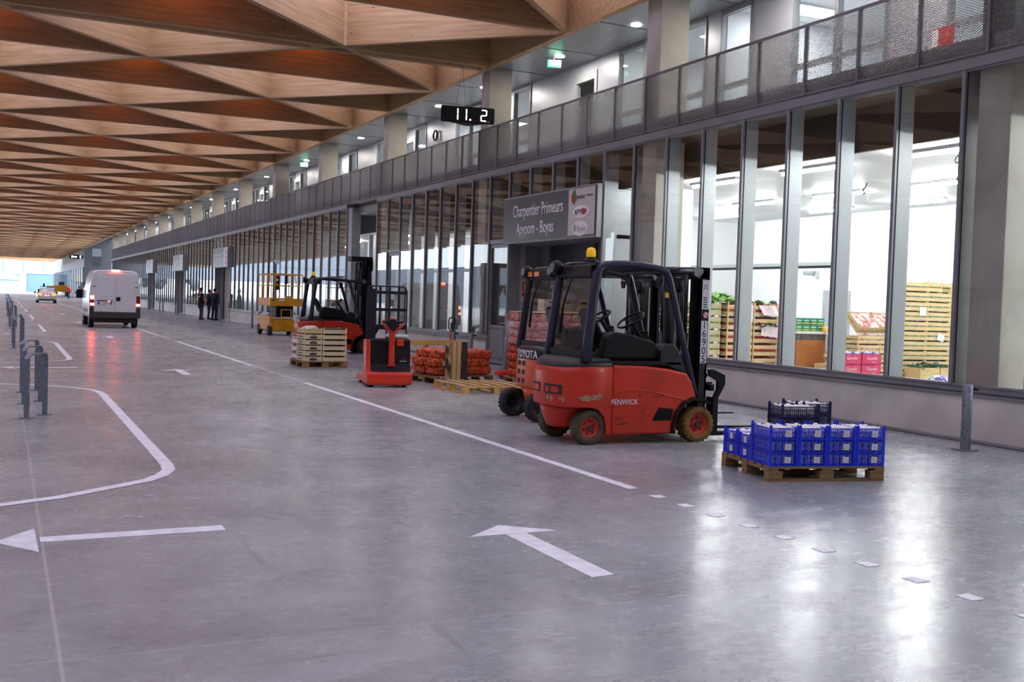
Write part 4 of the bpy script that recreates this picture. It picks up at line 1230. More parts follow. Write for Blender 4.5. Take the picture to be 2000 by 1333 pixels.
# ---------------------------------------------------------------- onions on pallets
orot = math.atan2(.50, 1.30)*.55
OP = Matrix.Translation((7.42, 18.93, 0)) @ Matrix.Rotation(orot, 4, 'Z')
pallet((7.42, 18.93, 0), orot, 'dark wooden pallet loaded with red net bags of onions', 1.3, 1.0, ('pallet_b', 'pallet_b'), 6, .12)
pt = MB().obox((.12, -.01, .09), (.13, .006, .10), (0, .05, 0)).build('paper_sheet', 'label'); pt.matrix_world = OP
tag(pt, 'white printed sheet fixed to the front of the onion pallet', 'label')
MB().obox((.12, -.0145, .09), (.10, .003, .012), (0, .05, 0)).build('print_lines', 'print', pt)
def onion_bag(name, label, loc, rotz, l, w, h, seed, group, mat='onion'):
    r = random.Random(seed); rg = []; n = 16
    for k, (s, c) in enumerate(((.25, -.5), (.75, -.46), (.97, -.36), (1, -.12), (1, .12), (.97, .33), (.72, .45), (.2, .52))):
        ring = []
        for i in range(n):
            a = 2*PI*i/n
            ring.append((c*l+r.uniform(-.008, .008), w/2*s*math.copysign(abs(math.cos(a))**.36, math.cos(a))*(1+r.uniform(-.04, .04)), h/2+h/2*s*math.copysign(abs(math.sin(a))**.36, math.sin(a))*(1+r.uniform(-.04, .04))))
        rg.append(ring)
    t = thing(name, label, 'bag', loc, rotz, group)
    MB().loft(rg, True, True).build('net', mat, t, sub=1)
    on = MB(); R = .033
    for i in range(int(l/.058)):
        for j in range(12):
            a = 2*PI*j/12+(.26 if i % 2 else 0)+r.uniform(-.12, .12)
            s = 1.0 if abs((i+.5)*.058-l/2) < l*.36 else .78
            x = -l/2+.03+i*.058+r.uniform(-.01, .01)
            on.ball((x, (w/2-.022)*s*math.copysign(abs(math.cos(a))**.45, math.cos(a)), h/2+(h/2-.022)*s*math.copysign(abs(math.sin(a))**.45, math.sin(a))), R*r.uniform(.85, 1.05), 8, 6)
    o = on.build('onions', mat, t); o['kind'] = 'stuff'
    return t
bn = None
side = {0: 'left part', 1: 'right part'}
for l in range(3):
    for c in range(2):
        for dpt in range(2):
            if l == 2 and c == 0 and dpt == 0: pass
            q = OP @ Vector(((.32, .97)[c]+(.02, -.02)[l % 2], .26+.46*dpt, .145+.155*l))
            lab = 'red net bag of onions, %s of the pallet, %s row, %s layer' % (side[c], ('front', 'rear')[dpt], lay_names[l])
            if l == 2 and c == 0: q.x += .04
            if bn is None: bn = onion_bag('onion_bag', lab, q, orot, .64, .47, .185, 1, 'onion bags on the pallet')
            else: dup(bn, loc=q, rotz=orot+(PI if (l+c) % 2 else 0), label=lab)
# tarred boards stood on end in front, yellow frame behind
bt = thing('upright_pallet', 'weathered half pallet stood upright in front of the onion bags', 'pallet', (7.50, 18.72, 0), .30)
for i, (x, w_, m_) in enumerate(((0, .125, 'pallet_old'), (.155, .095, 'pallet'), (.27, .095, 'pallet'), (.395, .13, 'pallet_d'))):
    o = MB().box(0, .80, 0, .022, 0, w_).build('board', m_, bt, loc=(x+w_, .0, .005), rot=(0, -PI/2, 0), bevel=.003)
MB().box(0, .525, .022, .10, .01, .10).box(0, .525, .022, .10, .35, .44).box(0, .525, .022, .10, .70, .80).build('block', 'pallet', bt)
yf = thing('pine_trestle', 'yellow pine open frame standing behind the onion bags', 'frame', (6.98, 20.35, 0), .16)
fb = [(0, 1.62, .66, .76), (0, 1.62, .37, .45), (0, 1.62, 0, .09)]
for a, b, z0, z1 in fb: MB().box(a, b, 0, .022, z0, z1).build('rail', 'yellowwood', yf, bevel=.003)
for x in (.03, .78, 1.5): MB().box(x, x+.09, .022, .10, 0, .76).build('upright', 'yellowwood', yf, bevel=.003)
pallet((8.36, 16.93, 0), math.radians(92), 'empty light wooden pallet lying on the floor behind the forklifts', 1.3, 1.25, ('pallet', 'yellowwood'), 6, .09)
def handtruck(loc, rotz, label):
    t = thing('hand_pallet_truck', label, 'pallet truck', loc, rotz)
    for s in (-1, 1):
        MB().prism([(.05, .05), (.05, .13), (.25, .16), (1.1, .16), (1.2, .11), (1.2, .06)], 'x', s*.2-.08, s*.2+.08).build('fork', 'red', t, bevel=.01)
        MB().cyl((s*.2-.04, 1.05, .045), (s*.2+.04, 1.05, .045), .045, n=12).build('fork_roller', 'rubber', t)
        MB().cyl((s*.09-.03, -.05, .09), (s*.09+.03, -.05, .09), .09, n=16).build('steering_wheel', 'rubber', t)
    MB().box(-.25, .25, 0, .12, .1, .3).build('head', 'red', t, bevel=.02)
    MB().tube([(0, -.05, .2), (0, -.08, .55), (0, -.14, .95)], .02, 8).build('shaft', 'logored', t)
    b = MB()
    for s in (-1, 1): b.tube([(0, -.14, .93), (.06*s, -.15, 1.0), (.07*s, -.16, 1.15), (.05*s, -.17, 1.22), (0, -.17, 1.225)], .014, 8)
    b.box(-.015, .015, -.17, -.13, .98, 1.12).build('handle', 'black', t)
    return t
handtruck((8.44, 21.0, 0), .1, 'hand pallet truck with loop handle upright behind the yellow frame')
handtruck((10.42, 20.0, 0), 1.57+.25*-1, 'low red hand pallet truck with forks pointing left behind the tall wrapped stack')
# tall wrapped stack of onion bags
WR = (8.9, 18.1)
pallet((WR[0], WR[1], 0), 0, 'wooden pallet under the tall film-wrapped stack of onion bags', 1.2, 1.05, ('pallet', 'pallet_b'), 6, .12)
wb = None; wbu = None
for l in range(8):
    for c in range(2):
        q = (WR[0]+.31+.58*c+(.02 if l % 2 else -.01), WR[1]+.26+.02*(l % 3), .145+.153*l)
        lab = 'red net bag in the tall wrapped stack, %s column, %s' % (('left', 'right')[c], ['lowest layer', 'second layer from below', 'third layer from below', 'fourth layer from below', 'fifth layer from below', 'third layer from top', 'second layer from top', 'topmost layer'][l])
        for dpt in range(2):
            lab2 = lab + (', front' if dpt == 0 else ', rear')
            p = (q[0], q[1]+.5*dpt, q[2])
            if l > 3:
                if wbu is None: wbu = onion_bag('onion_bag', lab2, p, 0, .60, .50, .17, 4, 'onion bags in the tall wrapped stack', 'onion_p')
                else: dup(wbu, loc=p, rotz=PI if (l+c+dpt) % 2 else 0, label=lab2)
            elif wb is None: wb = onion_bag('onion_bag', lab2, p, 0, .60, .50, .17, 4, 'onion bags in the tall wrapped stack', 'onion')
            else: dup(wb, loc=p, rotz=PI if (l+c+dpt) % 2 else 0, label=lab2)
M['cling'] = glass('cling_film', (.97, .88, .89), 1.22, 1.0, .3)
cf = MB(); n = 28; rg = []
for z, s in ((.62, 1.0), (.8, 1.02), (1.0, 1.015), (1.2, 1.02), (1.36, .985), (1.42, .9)):
    ring = []
    for i in range(n):
        a = 2*PI*i/n; ca, sa = math.cos(a), math.sin(a)
        ring.append((WR[0]+.6+.64*s*math.copysign(abs(ca)**.3, ca), WR[1]+.53+.57*s*math.copysign(abs(sa)**.3, sa), z+.01*math.sin(5*a)))
    rg.append(ring)
tag(cf.loft(rg, False, True).build('wrapping_film', 'cling'), 'clear film wound round the upper half of the tall onion stack', 'film')
tag(MB().loft([[(WR[0]+.06, WR[1]+.03, 1.40), (WR[0]+1.14, WR[1]+.03, 1.41), (WR[0]+1.14, WR[1]+1.0, 1.40), (WR[0]+.06, WR[1]+1.0, 1.39)], [(WR[0]+.1, WR[1]+.06, 1.42), (WR[0]+1.1, WR[1]+.06, 1.44), (WR[0]+1.1, WR[1]+.97, 1.43), (WR[0]+.1, WR[1]+.97, 1.41)]], True, False).build('cardboard_sheet', 'card'), 'tan cardboard sheet lying on top of the tall wrapped onion stack', 'cardboard')
cb = None
for l in range(2):
    for c in range(3):
        lab = 'cream carton on the far pile behind the wrapped onion stack, %s row, %s' % (('lower', 'upper')[l], ('left', 'middle', 'right')[c])
        p = (10.62+.40*c, 20.9, 1.16+.26*l)
        if cb is None:
            cb = thing('carton', lab, 'carton', p, 0, 'cream cartons behind the wrapped onions')
            MB().box(0, .385, 0, .3, 0, .25).build('box', 'cream', cb, bevel=.005)
            MB().box(.12, .26, -.003, .001, .17, .2).build('hand_hole', 'print', cb)
        else: dup(cb, loc=p, label=lab)
ctb = thing('carton_stack_base', 'brown pallet box under the cream cartons by the entrance', 'box', (10.62, 20.9, 0))
MB().box(0, 1.2, 0, .8, .15, 1.16).build('box', 'cream', ctb)
MB().box(0, 1.2, 0, .8, 0, .15).build('pallet_base', 'pallet_b', ctb)
tag(MB().prism([(7.85, 15.25), (8.0, 15.18), (8.25, 15.3), (8.2, 15.42), (7.95, 15.38)], 'z', .001, .012).build('litter_scrap', 'print'), 'dark scrap lying on the floor in front of the empty pallet', 'scrap')
for i, (x, y) in enumerate(((1.05, 8.72), (.82, 7.95), (.9, 7.9))):
    tag(MB().obox((x, y, .004), (.07-.02*i, .012, .004), (0, 0, .3*i)).build('paper_scrap', 'label'), ('largest white paper scrap on the floor above the left arrow', 'white paper scrap on the floor beside the left arrow shaft', 'smallest white paper scrap on the floor by the left arrow')[i], 'scrap')

# ---------------------------------------------------------------- scissor lift
def scissor(loc, rotz, label):
    t = thing('scissor_lift', label, 'scissor lift', loc, rotz)
    MB().box(-.50, .50, .12, 2.1, .16, .62).build('chassis', 'yellow', t, bevel=.02)
    MB().box(-.62, -.50, .1, 2.15, .20, .70).build('side_tray', 'yellow_l', t, bevel=.02)
    MB().box(-.64, -.45, .05, 2.15, .62, .74).build('tray_lid', 'yellow_l', t, bevel=.01)
    for y in (.22, 1.95):
        for s in (-1, 1):
            w_ = MB().lathe([(.1, -.06), (.17, -.075), (.2, -.06), (.2, .06), (.17, .075), (.1, .06)], 24, (s*.58, y, .2), 'x', ring=True).build('wheel', 'rubber', t)
            MB().cyl((s*.58-.07*s, y, .2), (s*.58+.066*s, y, .2), .11, n=16).build('rim', 'grey_pl', w_)
    for k in range(5):
        z = .72+.085*k
        for s in (-1, 1):
            MB().beam((s*.3, .3, z), (s*.3, 1.9, z+(.1 if k % 2 else .03)), .06, .055).build('scissor_arm', 'black', t)
            MB().beam((s*.22, .3, z+.1), (s*.22, 1.9, z), .06, .055).build('scissor_arm', 'black', t)
    MB().box(-.32, .32, .28, .36, .70, 1.13).build('scissor_plate', 'black', t)
    for s in (-1, 1): MB().beam((s*.19, .02, .2), (s*.19, .02, 1.02), .03, .03).build('ladder_rail', 'yellow', t)
    for z in (.25, .45, .72, 1.0): MB().beam((-.19, .02, z), (.19, .02, z), .03, .03).build('ladder_rung', 'yellow', t)
    MB().box(-.62, .62, -.02, 2.2, 1.14, 1.44).build('platform', 'yellow', t, bevel=.01)
    MB().box(-.625, -.62, -.0, 2.18, 1.18, 1.42).build('side_skirt', 'yellow_l', t)
    b = MB()
    for x in (-.6, .6):
        for y in (.0, .72, 1.45, 2.18): b.tube([(x, y, 1.44), (x, y, 2.36)], .018, 6)
        b.tube([(x, 0, 2.36), (x, 2.18, 2.36)], .02, 6).tube([(x, 0, 1.92), (x, 2.18, 1.92)], .016, 6)
    for y in (0, 2.18): b.tube([(-.6, y, 2.36), (.6, y, 2.36)], .02, 6).tube([(-.6, y, 1.92), (.6, y, 1.92)], .016, 6)
    for x in (-.4, .1): b.tube([(x, 2.18, 1.44), (x, 2.18, 2.36)], .016, 6)
    b.tube([(-.45, 0, 1.44), (-.45, 0, 2.36)], .018, 6).tube([(.42, 0, 1.44), (.42, 0, 2.36)], .018, 6)
    b.tube([(-.42, 0, 2.33), (-.42, 0, 2.02), (-.36, 0, 1.95), (-.28, 0, 1.92)], .016, 6)
    b.tube([(.3, .02, 2.36), (.38, .1, 2.0), (.42, .3, 1.92)], .016, 6).tube([(-.6, .4, 2.36), (-.6, .6, 1.92)], .018, 6).tube([(-.6, .3, 2.36), (-.6, .2, 2.05), (-.6, .5, 2.05)], .014, 6)
    b.build('guard_rail', 'yellow', t)
    MB().box(-.40, -.22, .3, .55, 1.75, 2.30).build('control_cabinet', 'black', t, bevel=.01)
    MB().box(-.35, -.27, .296, .3, 2.1, 2.18).build('cabinet_label', 'label', t)
    MB().box(.05, .15, .5, .6, 2.0, 2.33).tube([(.1, .55, 1.44), (.1, .55, 2.0)], .016, 6).build('joystick', 'black', t)
    MB().box(-.02, .22, .0, .25, 1.44, 1.53).build('tool_box', 'pallet', t)
    MB().box(-.30, -.08, -.024, -.019, 1.34, 1.42).build('warning_label', 'label', t)
    MB().box(-.30, -.08, -.0245, -.0235, 1.40, 1.42).build('label_band', 'signred', t)
    MB().box(-.56, -.42, -.024, -.019, 1.38, 1.40).box(-.56, -.44, -.024, -.019, 1.33, 1.36).build('print_lines', 'print', t)
    MB().box(.38, .52, -.024, -.019, 1.4, 1.42).build('print_lines', 'print', t)
    return t
scissor((9.84, 41.1, 0), 0, 'yellow scissor lift with lowered platform beside the glazed front')

# ---------------------------------------------------------------- hoops, bollards
def hoop():
    t = thing('cycle_hoop', 'grey steel hoop', 'bike rack', (0, 0, 0), 0, 'steel hoops along the left side of the lane')
    b = MB(); w = .43; h = .78; pts = [(0, 0)]; path = [(0, .0)]
    out = [(0, 0), (0, h-.06), (.02, h-.02), (.06, h), (w-.06, h), (w-.02, h-.02), (w, h-.06), (w, 0)]
    inn = [(.014, 0), (.014, h-.062), (.03, h-.03), (.062, h-.014), (w-.062, h-.014), (w-.03, h-.03), (w-.014, h-.062), (w-.014, 0)]
    d = .033
    for i in range(7):
        a0, a1, b0, b1 = out[i], out[i+1], inn[i], inn[i+1]
        vs = [(p[0], y, p[1]) for y in (-d, d) for p in (a0, a1, b1, b0)]
        b.add(vs, [(0, 1, 2, 3), (7, 6, 5, 4), (0, 4, 5, 1), (3, 2, 6, 7)])
    b.build('bent_bar', 'galv', t)
    for x in (.007, w-.007): MB().box(x-.065, x+.065, -.06, .06, 0, .012).cyl((x-.045, 0, .012), (x-.045, 0, .022), .012, n=8).cyl((x+.045, 0, .012), (x+.045, 0, .022), .012, n=8).build('base_plate', 'galv', t)
    return t
hp_ = None
gn = ['nearest', 'second nearest', 'third nearest', 'fourth nearest', 'fifth nearest', 'sixth nearest', 'farthest']
for k in range(7):
    for j in range(3):
        lab = '%s grey steel hoop in the %s cluster beside the lane' % (('front', 'middle', 'rear')[j], gn[k])
        loc = (.28, 14.22+1.755*j+15.9*k, 0); rz = math.atan2(.37, .22)
        if hp_ is None: hp_ = hoop(); hp_['label'] = lab; hp_.location = loc; hp_.rotation_euler = (0, 0, rz)
        else: dup(hp_, loc=loc, rotz=rz, label=lab)
def bollard():
    t = thing('bollard', '', 'bollard', (0, 0, 0), 0, 'galvanised bollards along the glazed front')
    MB().lathe([(.058, .01), (.058, .78), (.05, .79), (.0, .79)], 20).build('post', 'galv', t)
    MB().box(-.11, .11, -.11, .11, 0, .012).build('base_plate', 'galv', t)
    MB().cyl((.05, -.02, .735), (.115, -.045, .735), .022, n=12).build('rubber_stop', 'rubber', t)
    return t
bp2 = bollard()
bl = [((10.40, 9.27), 'galvanised bollard nearest the camera, in front of the concrete wall'),
      ((10.4, 22.3), 'galvanised bollard in front of the grey glazed entrance door'),
      ((10.4, 24.36), 'galvanised bollard right behind the upright tarred boards'),
      ((10.4, 25.49), 'galvanised bollard next to the loop handle of the hand pallet truck'),
      ((10.4, 48.57), 'galvanised bollard just left of the yellow scissor lift'),
      ((10.4, 50.0), 'second galvanised bollard left of the yellow scissor lift'),
      ((10.6, 59.3), 'galvanised bollard at the near jamb of the entrance with the standing people'),
      ((10.6, 64.9), 'galvanised bollard at the far jamb of the entrance with the standing people'),
      ((10.6, 74.9), 'galvanised bollard before the second signed entrance from the people'),
      ((10.6, 82.2), 'galvanised bollard beyond the second signed entrance from the people'),
      ((10.6, 84.0), 'farther of two bollards beyond the second signed entrance'),
      ((10.6, 91.0), 'galvanised bollard before the farthest signed entrance'), ((10.6, 97.5), 'galvanised bollard beyond the farthest signed entrance')]
for i, ((x, y), lab) in enumerate(bl):
    if i == 0: bp2.location = (x, y, 0); bp2['label'] = lab
    else: dup(bp2, loc=(x, y, 0), label=lab)

# ---------------------------------------------------------------- entrances: reveals, shutter, signs
def sign_box(y0, y1, label, main):
    t = thing('shop_sign', label, 'sign', (XF, y0, 0))
    L_ = y1-y0
    MB().box(-.17, -.02, -.03, L_+.03, 2.98, 4.09).build('frame', 'metal', t, bevel=.006)
    MB().box(-.185, -.165, .02, L_-.02, 3.03, 4.05).build('face', 'signgrey', t)
    MB().box(-.19, -.183, .03, 1.18, 3.05, 4.04).build('logo_panel', 'signwhite', t)
    return t
E1 = sign_box(ym(8)+.03, ym(12)-.05, 'large grey shop sign reading Charpentier Primeurs above the nearest entrance', True)
txt('lettering', 'Charpentier Primeurs', .40, 'lettering', E1, (-.187, 2.72, 3.72), FACE_MX, .004, sx=.72)
txt('lettering', 'Apypom - Boyas', .40, 'lettering', E1, (-.187, 2.82, 3.30), FACE_MX, .004, sx=.72)
txt('logo_text', 'arpentier', .16, 'print', E1, (-.192, .68, 3.86), FACE_MX, .002, sx=.8)
txt('logo_text', 'Primeurs', .07, 'print', E1, (-.192, .25, 3.87), FACE_MX, .002)
MB().prism([(1.02, 3.98), (.90, 4.03), (.84, 3.92), (.86, 3.78), (.96, 3.70), (.93, 3.86)], 'x', -.196, -.188).build('logo_leaf', 'logogreen', E1)
MB().prism([(1.04, 3.94), (.94, 3.93), (.91, 3.80), (.96, 3.72), (1.05, 3.80)], 'x', -.198, -.189).build('logo_fruit', 'logored', E1)
def oval(cy, cz, a, b, x0, x1): return MB().prism([(cy+a*math.cos(2*PI*i/28), cz+b*math.sin(2*PI*i/28)) for i in range(28)], 'x', x0, x1)
oval(.62, 3.54, .36, .135, -.196, -.188).build('logo_oval', 'lettering', E1)
txt('logo_text', 'APYP   M', .17, 'print', E1, (-.199, .62, 3.53), FACE_MX, .002, sx=.8)
oval(.50, 3.545, .075, .07, -.204, -.196).build('logo_apple', 'logored', E1)
oval(.64, 3.19, .34, .16, -.196, -.188).build('logo_oval', 'lettering', E1)
txt('logo_text', 'Boyas', .19, 'fin', E1, (-.199, .56, 3.18), FACE_MX, .002, sx=.85)
oval(.86, 3.20, .07, .08, -.199, -.195).build('logo_mark', 'fin', E1)
for a, lab in ((43, 'grey shop sign box above the entrance where the people stand'), (57, 'grey shop sign box above the second entrance beyond the people'), (71, 'grey shop sign box above the farthest entrance')):
    e = sign_box(ym(a)+.03, ym(a+4)-.03, lab, False)
    b = MB()
    for j in range(2):
        for i in range(9): b.box(-.19, -.186, 1.9+.21*i, 1.9+.21*i+.14, 3.62-.25*j, 3.76-.25*j)
    b.build('lettering', 'lettering', e)
    b = MB()
    for z in (3.8, 3.5, 3.2): b.prism([(.5+.14*math.cos(2*PI*i/12), z+.1*math.sin(2*PI*i/12)) for i in range(12)], 'x', -.195, -.19)
    b.build('logo', 'logored', e)
for a, b_ in ((8, 12), (43, 47), (57, 61), (71, 75)):
    ya, yb = ym(a), ym(b_)
    wallbox('wall_reveal', 'metal', XF+.02, XF+.85, yb-.06, yb-.03, 0, 4.0)
    wallbox('wall_reveal', 'metal', XF+.02, XF+.85, ya+.03, ya+.06, 0, 4.0)
    wallbox('ceiling_reveal', 'metal', XF+.02, XF+.9, ya+.03, yb-.03, 2.98, 3.06)
    wallbox('trim_10', 'fin', XF+.30, XF+.42, yb-.10, yb-.06, 0, 2.98)
    wallbox('trim_10', 'metal', XF+.85, XF+.97, yb-.5, yb-.06, 0, 2.98)
    wallbox('trim_10', 'metal', XF+.85, XF+.97, ya+.06, ya+.25, 0, 2.98)
dk = MB().box(0, .05, ym(8)+.25, ym(12)-.5, 2.35, 3.0).build('door_4', 'dark', kind='structure', loc=(XF+.92, 0, 0))
MB().box(-.02, .06, 21.3, 21.42, 0, 3.0).build('track', 'black', dk)
MB().box(.0, .04, ym(8)+.25, ym(12)-.5, 1.95, 2.35).build('lower_section', 'fin', dk)
MB().box(-.01, .0, 19.9, 21.2, 1.35, 2.25).box(.0, .04, ym(8)+.25, 21.3, .0, 1.95).build('white_panel', 'white', dk)  # plain white stands in for the bright window in the door
for a in (43, 57, 71):
    wallbox('wall_reveal', 'column', XF+.5, XF+.62, ym(a)+1.9, ym(a)+4.4, 0, 2.98)
    wallbox('door_5', 'black', XF+.3, XF+.6, ym(a)+1.3, ym(a)+1.75, 0, 2.98)
# fire notice on the first reveal
fn = thing('fire_notice', 'small red and white fire notice on the entrance reveal', 'notice', (XF+.34, ym(12)-.105, 0))
MB().box(0, .13, -.003, .0, 1.62, 2.12).build('sheet', 'label', fn)
MB().box(.01, .12, -.006, -.002, 1.86, 2.10).box(.01, .12, -.006, -.002, 1.72, 1.84).build('red_panel', 'signred', fn)
MB().box(.055, .075, -.008, -.005, 1.89, 2.07).build('white_mark', 'lettering', fn)
MB().box(.01, .12, -.006, -.002, 1.64, 1.70).build('yellow_band', 'yellowstripe', fn)
# passage between the shops
ps = wallbox('trim_11', 'metal', XF+.0, XF+.32, ym(24)-.55, ym(24)-.06, 0, 4.75)
wallbox('trim_11', 'metal', XF+.25, XF+3.4, ym(21)+.02, ym(24)-.02, 4.55, 4.77)
wl = thing('wall_lamp', 'small white lamp at the top of the open passage', 'lamp', (XF+.9, ym(21)+.35, 4.28))
MB().loft([[(-.2, -.06, 0), (.2, -.06, 0), (.2, .06, 0), (-.2, .06, 0)], [(-.16, -.05, .1), (.16, -.05, .1), (.16, .05, .1), (-.16, .05, .1)]], True, False).build('housing', 'white', wl, bevel=.02)
MB().box(-.17, .17, -.05, .05, -.012, 0).build('lens', 'officelamp', wl)
# machinery seen through the glass beside the sign
mc = thing('cooling_unit', 'grey cooling fan unit under the shop ceiling beside the sign', 'fan unit', (12.3, 20.4, 3.3))
MB().box(0, .75, 0, .5, .4, .82).build('casing', 'grey_pl', mc, bevel=.02)
MB().cyl((.2, -.03, .6), (.2, .01, .6), .13, n=20).build('fan_ring', 'fin', mc)
MB().cyl((.2, -.05, .6), (.2, -.02, .6), .06, n=14).build('fan_hub', 'black', mc)
MB().box(.08, .34, -.06, .3, .33, .40).build('drip_tray', 'white', mc, bevel=.02)
MB().cyl((.5, -.04, .7), (.62, -.04, .7), .1, n=12).build('motor', 'dark', mc)
m2 = thing('switch_cabinet', 'dark grey perforated cabinet on the shop wall below the fan unit', 'cabinet', (12.25, 20.2, 2.35))
MB().box(0, .9, 0, .5, 0, .5).build('casing', 'dark', m2, bevel=.02)
d_ = MB()
for x, z in ((.5, .42), (.5, .3), (.3, .12), (.42, .12), (.55, .12)): d_.box(x, x+.03, -.004, 0, z, z+.02)
d_.build('indicator_dots', 'label', m2)
MB().box(.05, .2, .1, .3, -2.34, 0).build('post', 'fin', m2)
MB().tube([(.3, -.02, 0), (.32, -.02, -.6), (.32, -.02, -1.5)], .012, 6).build('cable', 'black', m2)

# ---------------------------------------------------------------- clock, exit signs, camera globes
ck = thing('hanging_clock', 'black hanging digital clock near the timber roof edge', 'clock', (10.45, 25.1, 6.22), math.radians(-12))
MB().box(-.68, .68, -.03, .05, -.20, .20).build('case_front', 'black', ck, bevel=.03)
MB().prism([(-.6, .05), (.6, .05), (.15, .62), (.05, .62)], 'z', -.18, .18).build('case_rear', 'black', ck, bevel=.02)
def seg(t, x, on, s=.11, h=.29, name='digit'):
    b = MB(); th = .026; y0, y1 = -.036, -.03; zc = 0.0
    P = {'a': (x-s/2, x+s/2, h/2-th, h/2), 'g': (x-s/2, x+s/2, -th/2, th/2), 'd': (x-s/2, x+s/2, -h/2, -h/2+th), 'f': (x-s/2-th, x-s/2, .01, h/2-.01), 'b': (x+s/2, x+s/2+th, .01, h/2-.01), 'e': (x-s/2-th, x-s/2, -h/2+.01, -.01), 'c': (x+s/2, x+s/2+th, -h/2+.01, -.01)}
    for k in on:
        a, c, z0, z1 = P[k]; b.box(a, c, y0, y1, z0, z1)
    b.build(name, 'led', t)
seg(ck, -.33, 'bc'); seg(ck, -.11, 'bc'); seg(ck, .40, 'abged')
MB().box(.04, .075, -.036, -.03, -.145, -.105).build('dot', 'led', ck)
MB().box(.48, .56, -.036, -.03, -.155, -.147).build('maker_mark', 'lettering', ck)
MB().tube([(-.30, .1, .2), (-.12, .25, 1.28)], .005, 5).tube([(.05, .55, .18), (-.12, .25, 1.28)], .005, 5).tube([(.35, .1, .2), (.5, .3, 1.28)], .005, 5).build('wire', 'steel', ck)
cb2 = tag(MB().tube([(12.93, 33.82+.16*math.cos(2*PI*i/20), 7.03+.16*math.sin(2*PI*i/20)) for i in range(21)], .03, 8).build('cable_coil', 'black'), 'black coil of cable hanging in the gallery behind the clock', 'cable')
c2 = thing('hanging_clock', 'tiny far black digital clock by the second building', 'clock', (10.3, 181, 6.35), 0)
MB().box(-.95, .95, -.1, .1, -.3, .3).build('case', 'black', c2, bevel=.05)
MB().box(-.7, -.5, -.12, -.1, -.15, .15).box(-.4, .1, -.12, -.1, -.1, .1).box(.5, .7, -.12, -.1, -.2, .2).build('digits', 'led', c2)
def exit_sign(loc, rotz, label):
    t = thing('exit_sign', label, 'exit sign', loc, rotz)
    MB().box(-.17, .17, -.03, .03, -.09, .09).build('housing', 'white', t, bevel=.01)
    MB().box(-.165, .165, -.035, -.03, -.085, .085).build('panel', 'exitgreen', t)
    b = MB().box(-.12, .0, -.038, -.035, -.05, .06).build('running_man', 'exitwhite', t)
    MB().prism([(.02, .012), (.08, .012), (.08, .04), (.14, 0), (.08, -.04), (.08, -.012), (.02, -.012)], 'y', -.038, -.035).build('arrow', 'exitwhite', t)
    MB().tube([(0, 0, .09), (0, 0, .17)], .006, 6).build('hanger', 'steel', t)
    return t
exit_sign((12.05, 23.6, 7.40), -.3, 'green illuminated exit sign under the gallery soffit near the clock')
exit_sign((12.1, 47.9, 7.40), -.3, 'small green exit sign under the gallery soffit far along')
exit_sign((12.1, 44.5, 7.40), 1.0, 'pale exit sign panel under the gallery soffit before the far one')
rn = thing('red_notice', 'red and white notice on the upstairs glass behind the mesh', 'notice', (12.93, 12.1, 5.70))
MB().box(-.005, 0, 0, .42, 0, .30).build('sheet', 'signred', rn)
MB().box(-.007, -.004, .3, .42, .02, .28).build('white_part', 'lettering', rn)
r2 = thing('round_notice', 'round red and white notice on the gallery wall behind the mesh', 'notice', (12.93, 34.9, 5.45))
MB().cyl((-.01, 0, .3), (0, 0, .3), .14, n=20).box(-.01, 0, -.07, .07, 0, .14).build('sheet', 'signred', r2)
MB().cyl((-.014, 0, .3), (-.005, 0, .3), .08, n=20).build('white_centre', 'lettering', r2)
ex = None
for (x, y), lab in (((XF+.3, 61.2), 'red fire extinguisher beside the standing people'), ((XF+.3, 77.6), 'red fire extinguisher at the second entrance beyond the people')):
    if ex is None:
        ex = thing('fire_extinguisher', lab, 'extinguisher', (x, y, .55), 0)
        MB().lathe([(.0, 0), (.085, .01), (.09, .04), (.09, .46), (.06, .55), (.03, .58)], 18).build('cylinder', 'extred', ex)
        MB().tube([(0, 0, .57), (0, -.05, .64), (-.04, -.12, .58)], .02, 6).build('handle', 'black', ex)
        MB().tube([(0, 0, .6), (-.1, -.04, .5), (-.11, -.04, .15)], .014, 6).build('hose', 'black', ex)
        MB().box(-.093, -.08, -.05, .05, .18, .3).build('paper_label', 'label', ex)
    else: dup(ex, loc=(x, y, .55), label=lab)
# ---------------------------------------------------------------- goods inside the shop
def stack(proto, xs, y, z0, n, h, lab, rotz=0, skip=()):
    for c, x in enumerate(xs):
        for l in range(n[c] if isinstance(n, (list, tuple)) else n):
            yield c, l, (x, y, z0+h*l)
orderw = lambda l, n: 'topmost' if l == n-1 else ('lowest' if l == 0 else '%s from below' % ['', 'second', 'third', 'fourth', 'fifth', 'sixth', 'seventh', 'eighth', 'ninth', 'tenth', 'eleventh'][l])
rc = None
cols = ('left column', 'middle column', 'right column')
for c, l, p in stack(None, (15.66, 16.26, 16.86), 15.55, .15, (11, 10, 11), .19, ''):
    lab = 'slatted wooden crate with green film in the tall shop stack, %s, %s' % (cols[c], orderw(l, (11, 10, 11)[c]))
    if rc is None: rc = wooden_crate('vegetable_crate', lab, 'crate', 'crate', .585, .4, .186, p, 0, 'crates in the tall shop stack', 'teal')
    else: dup(rc, loc=p, label=lab)
sm_ = wooden_crate('vegetable_crate', 'short crate on top of the middle column of the tall shop stack', 'crate', 'crate', .36, .4, .19, (16.26, 15.55, .15+1.9), 0, None, 'green')
pallet((15.62, 15.5, 0), 0, 'pallet under the tall crate stack inside the shop', 1.85, .9, ('pallet', 'pallet'), 5, .12)
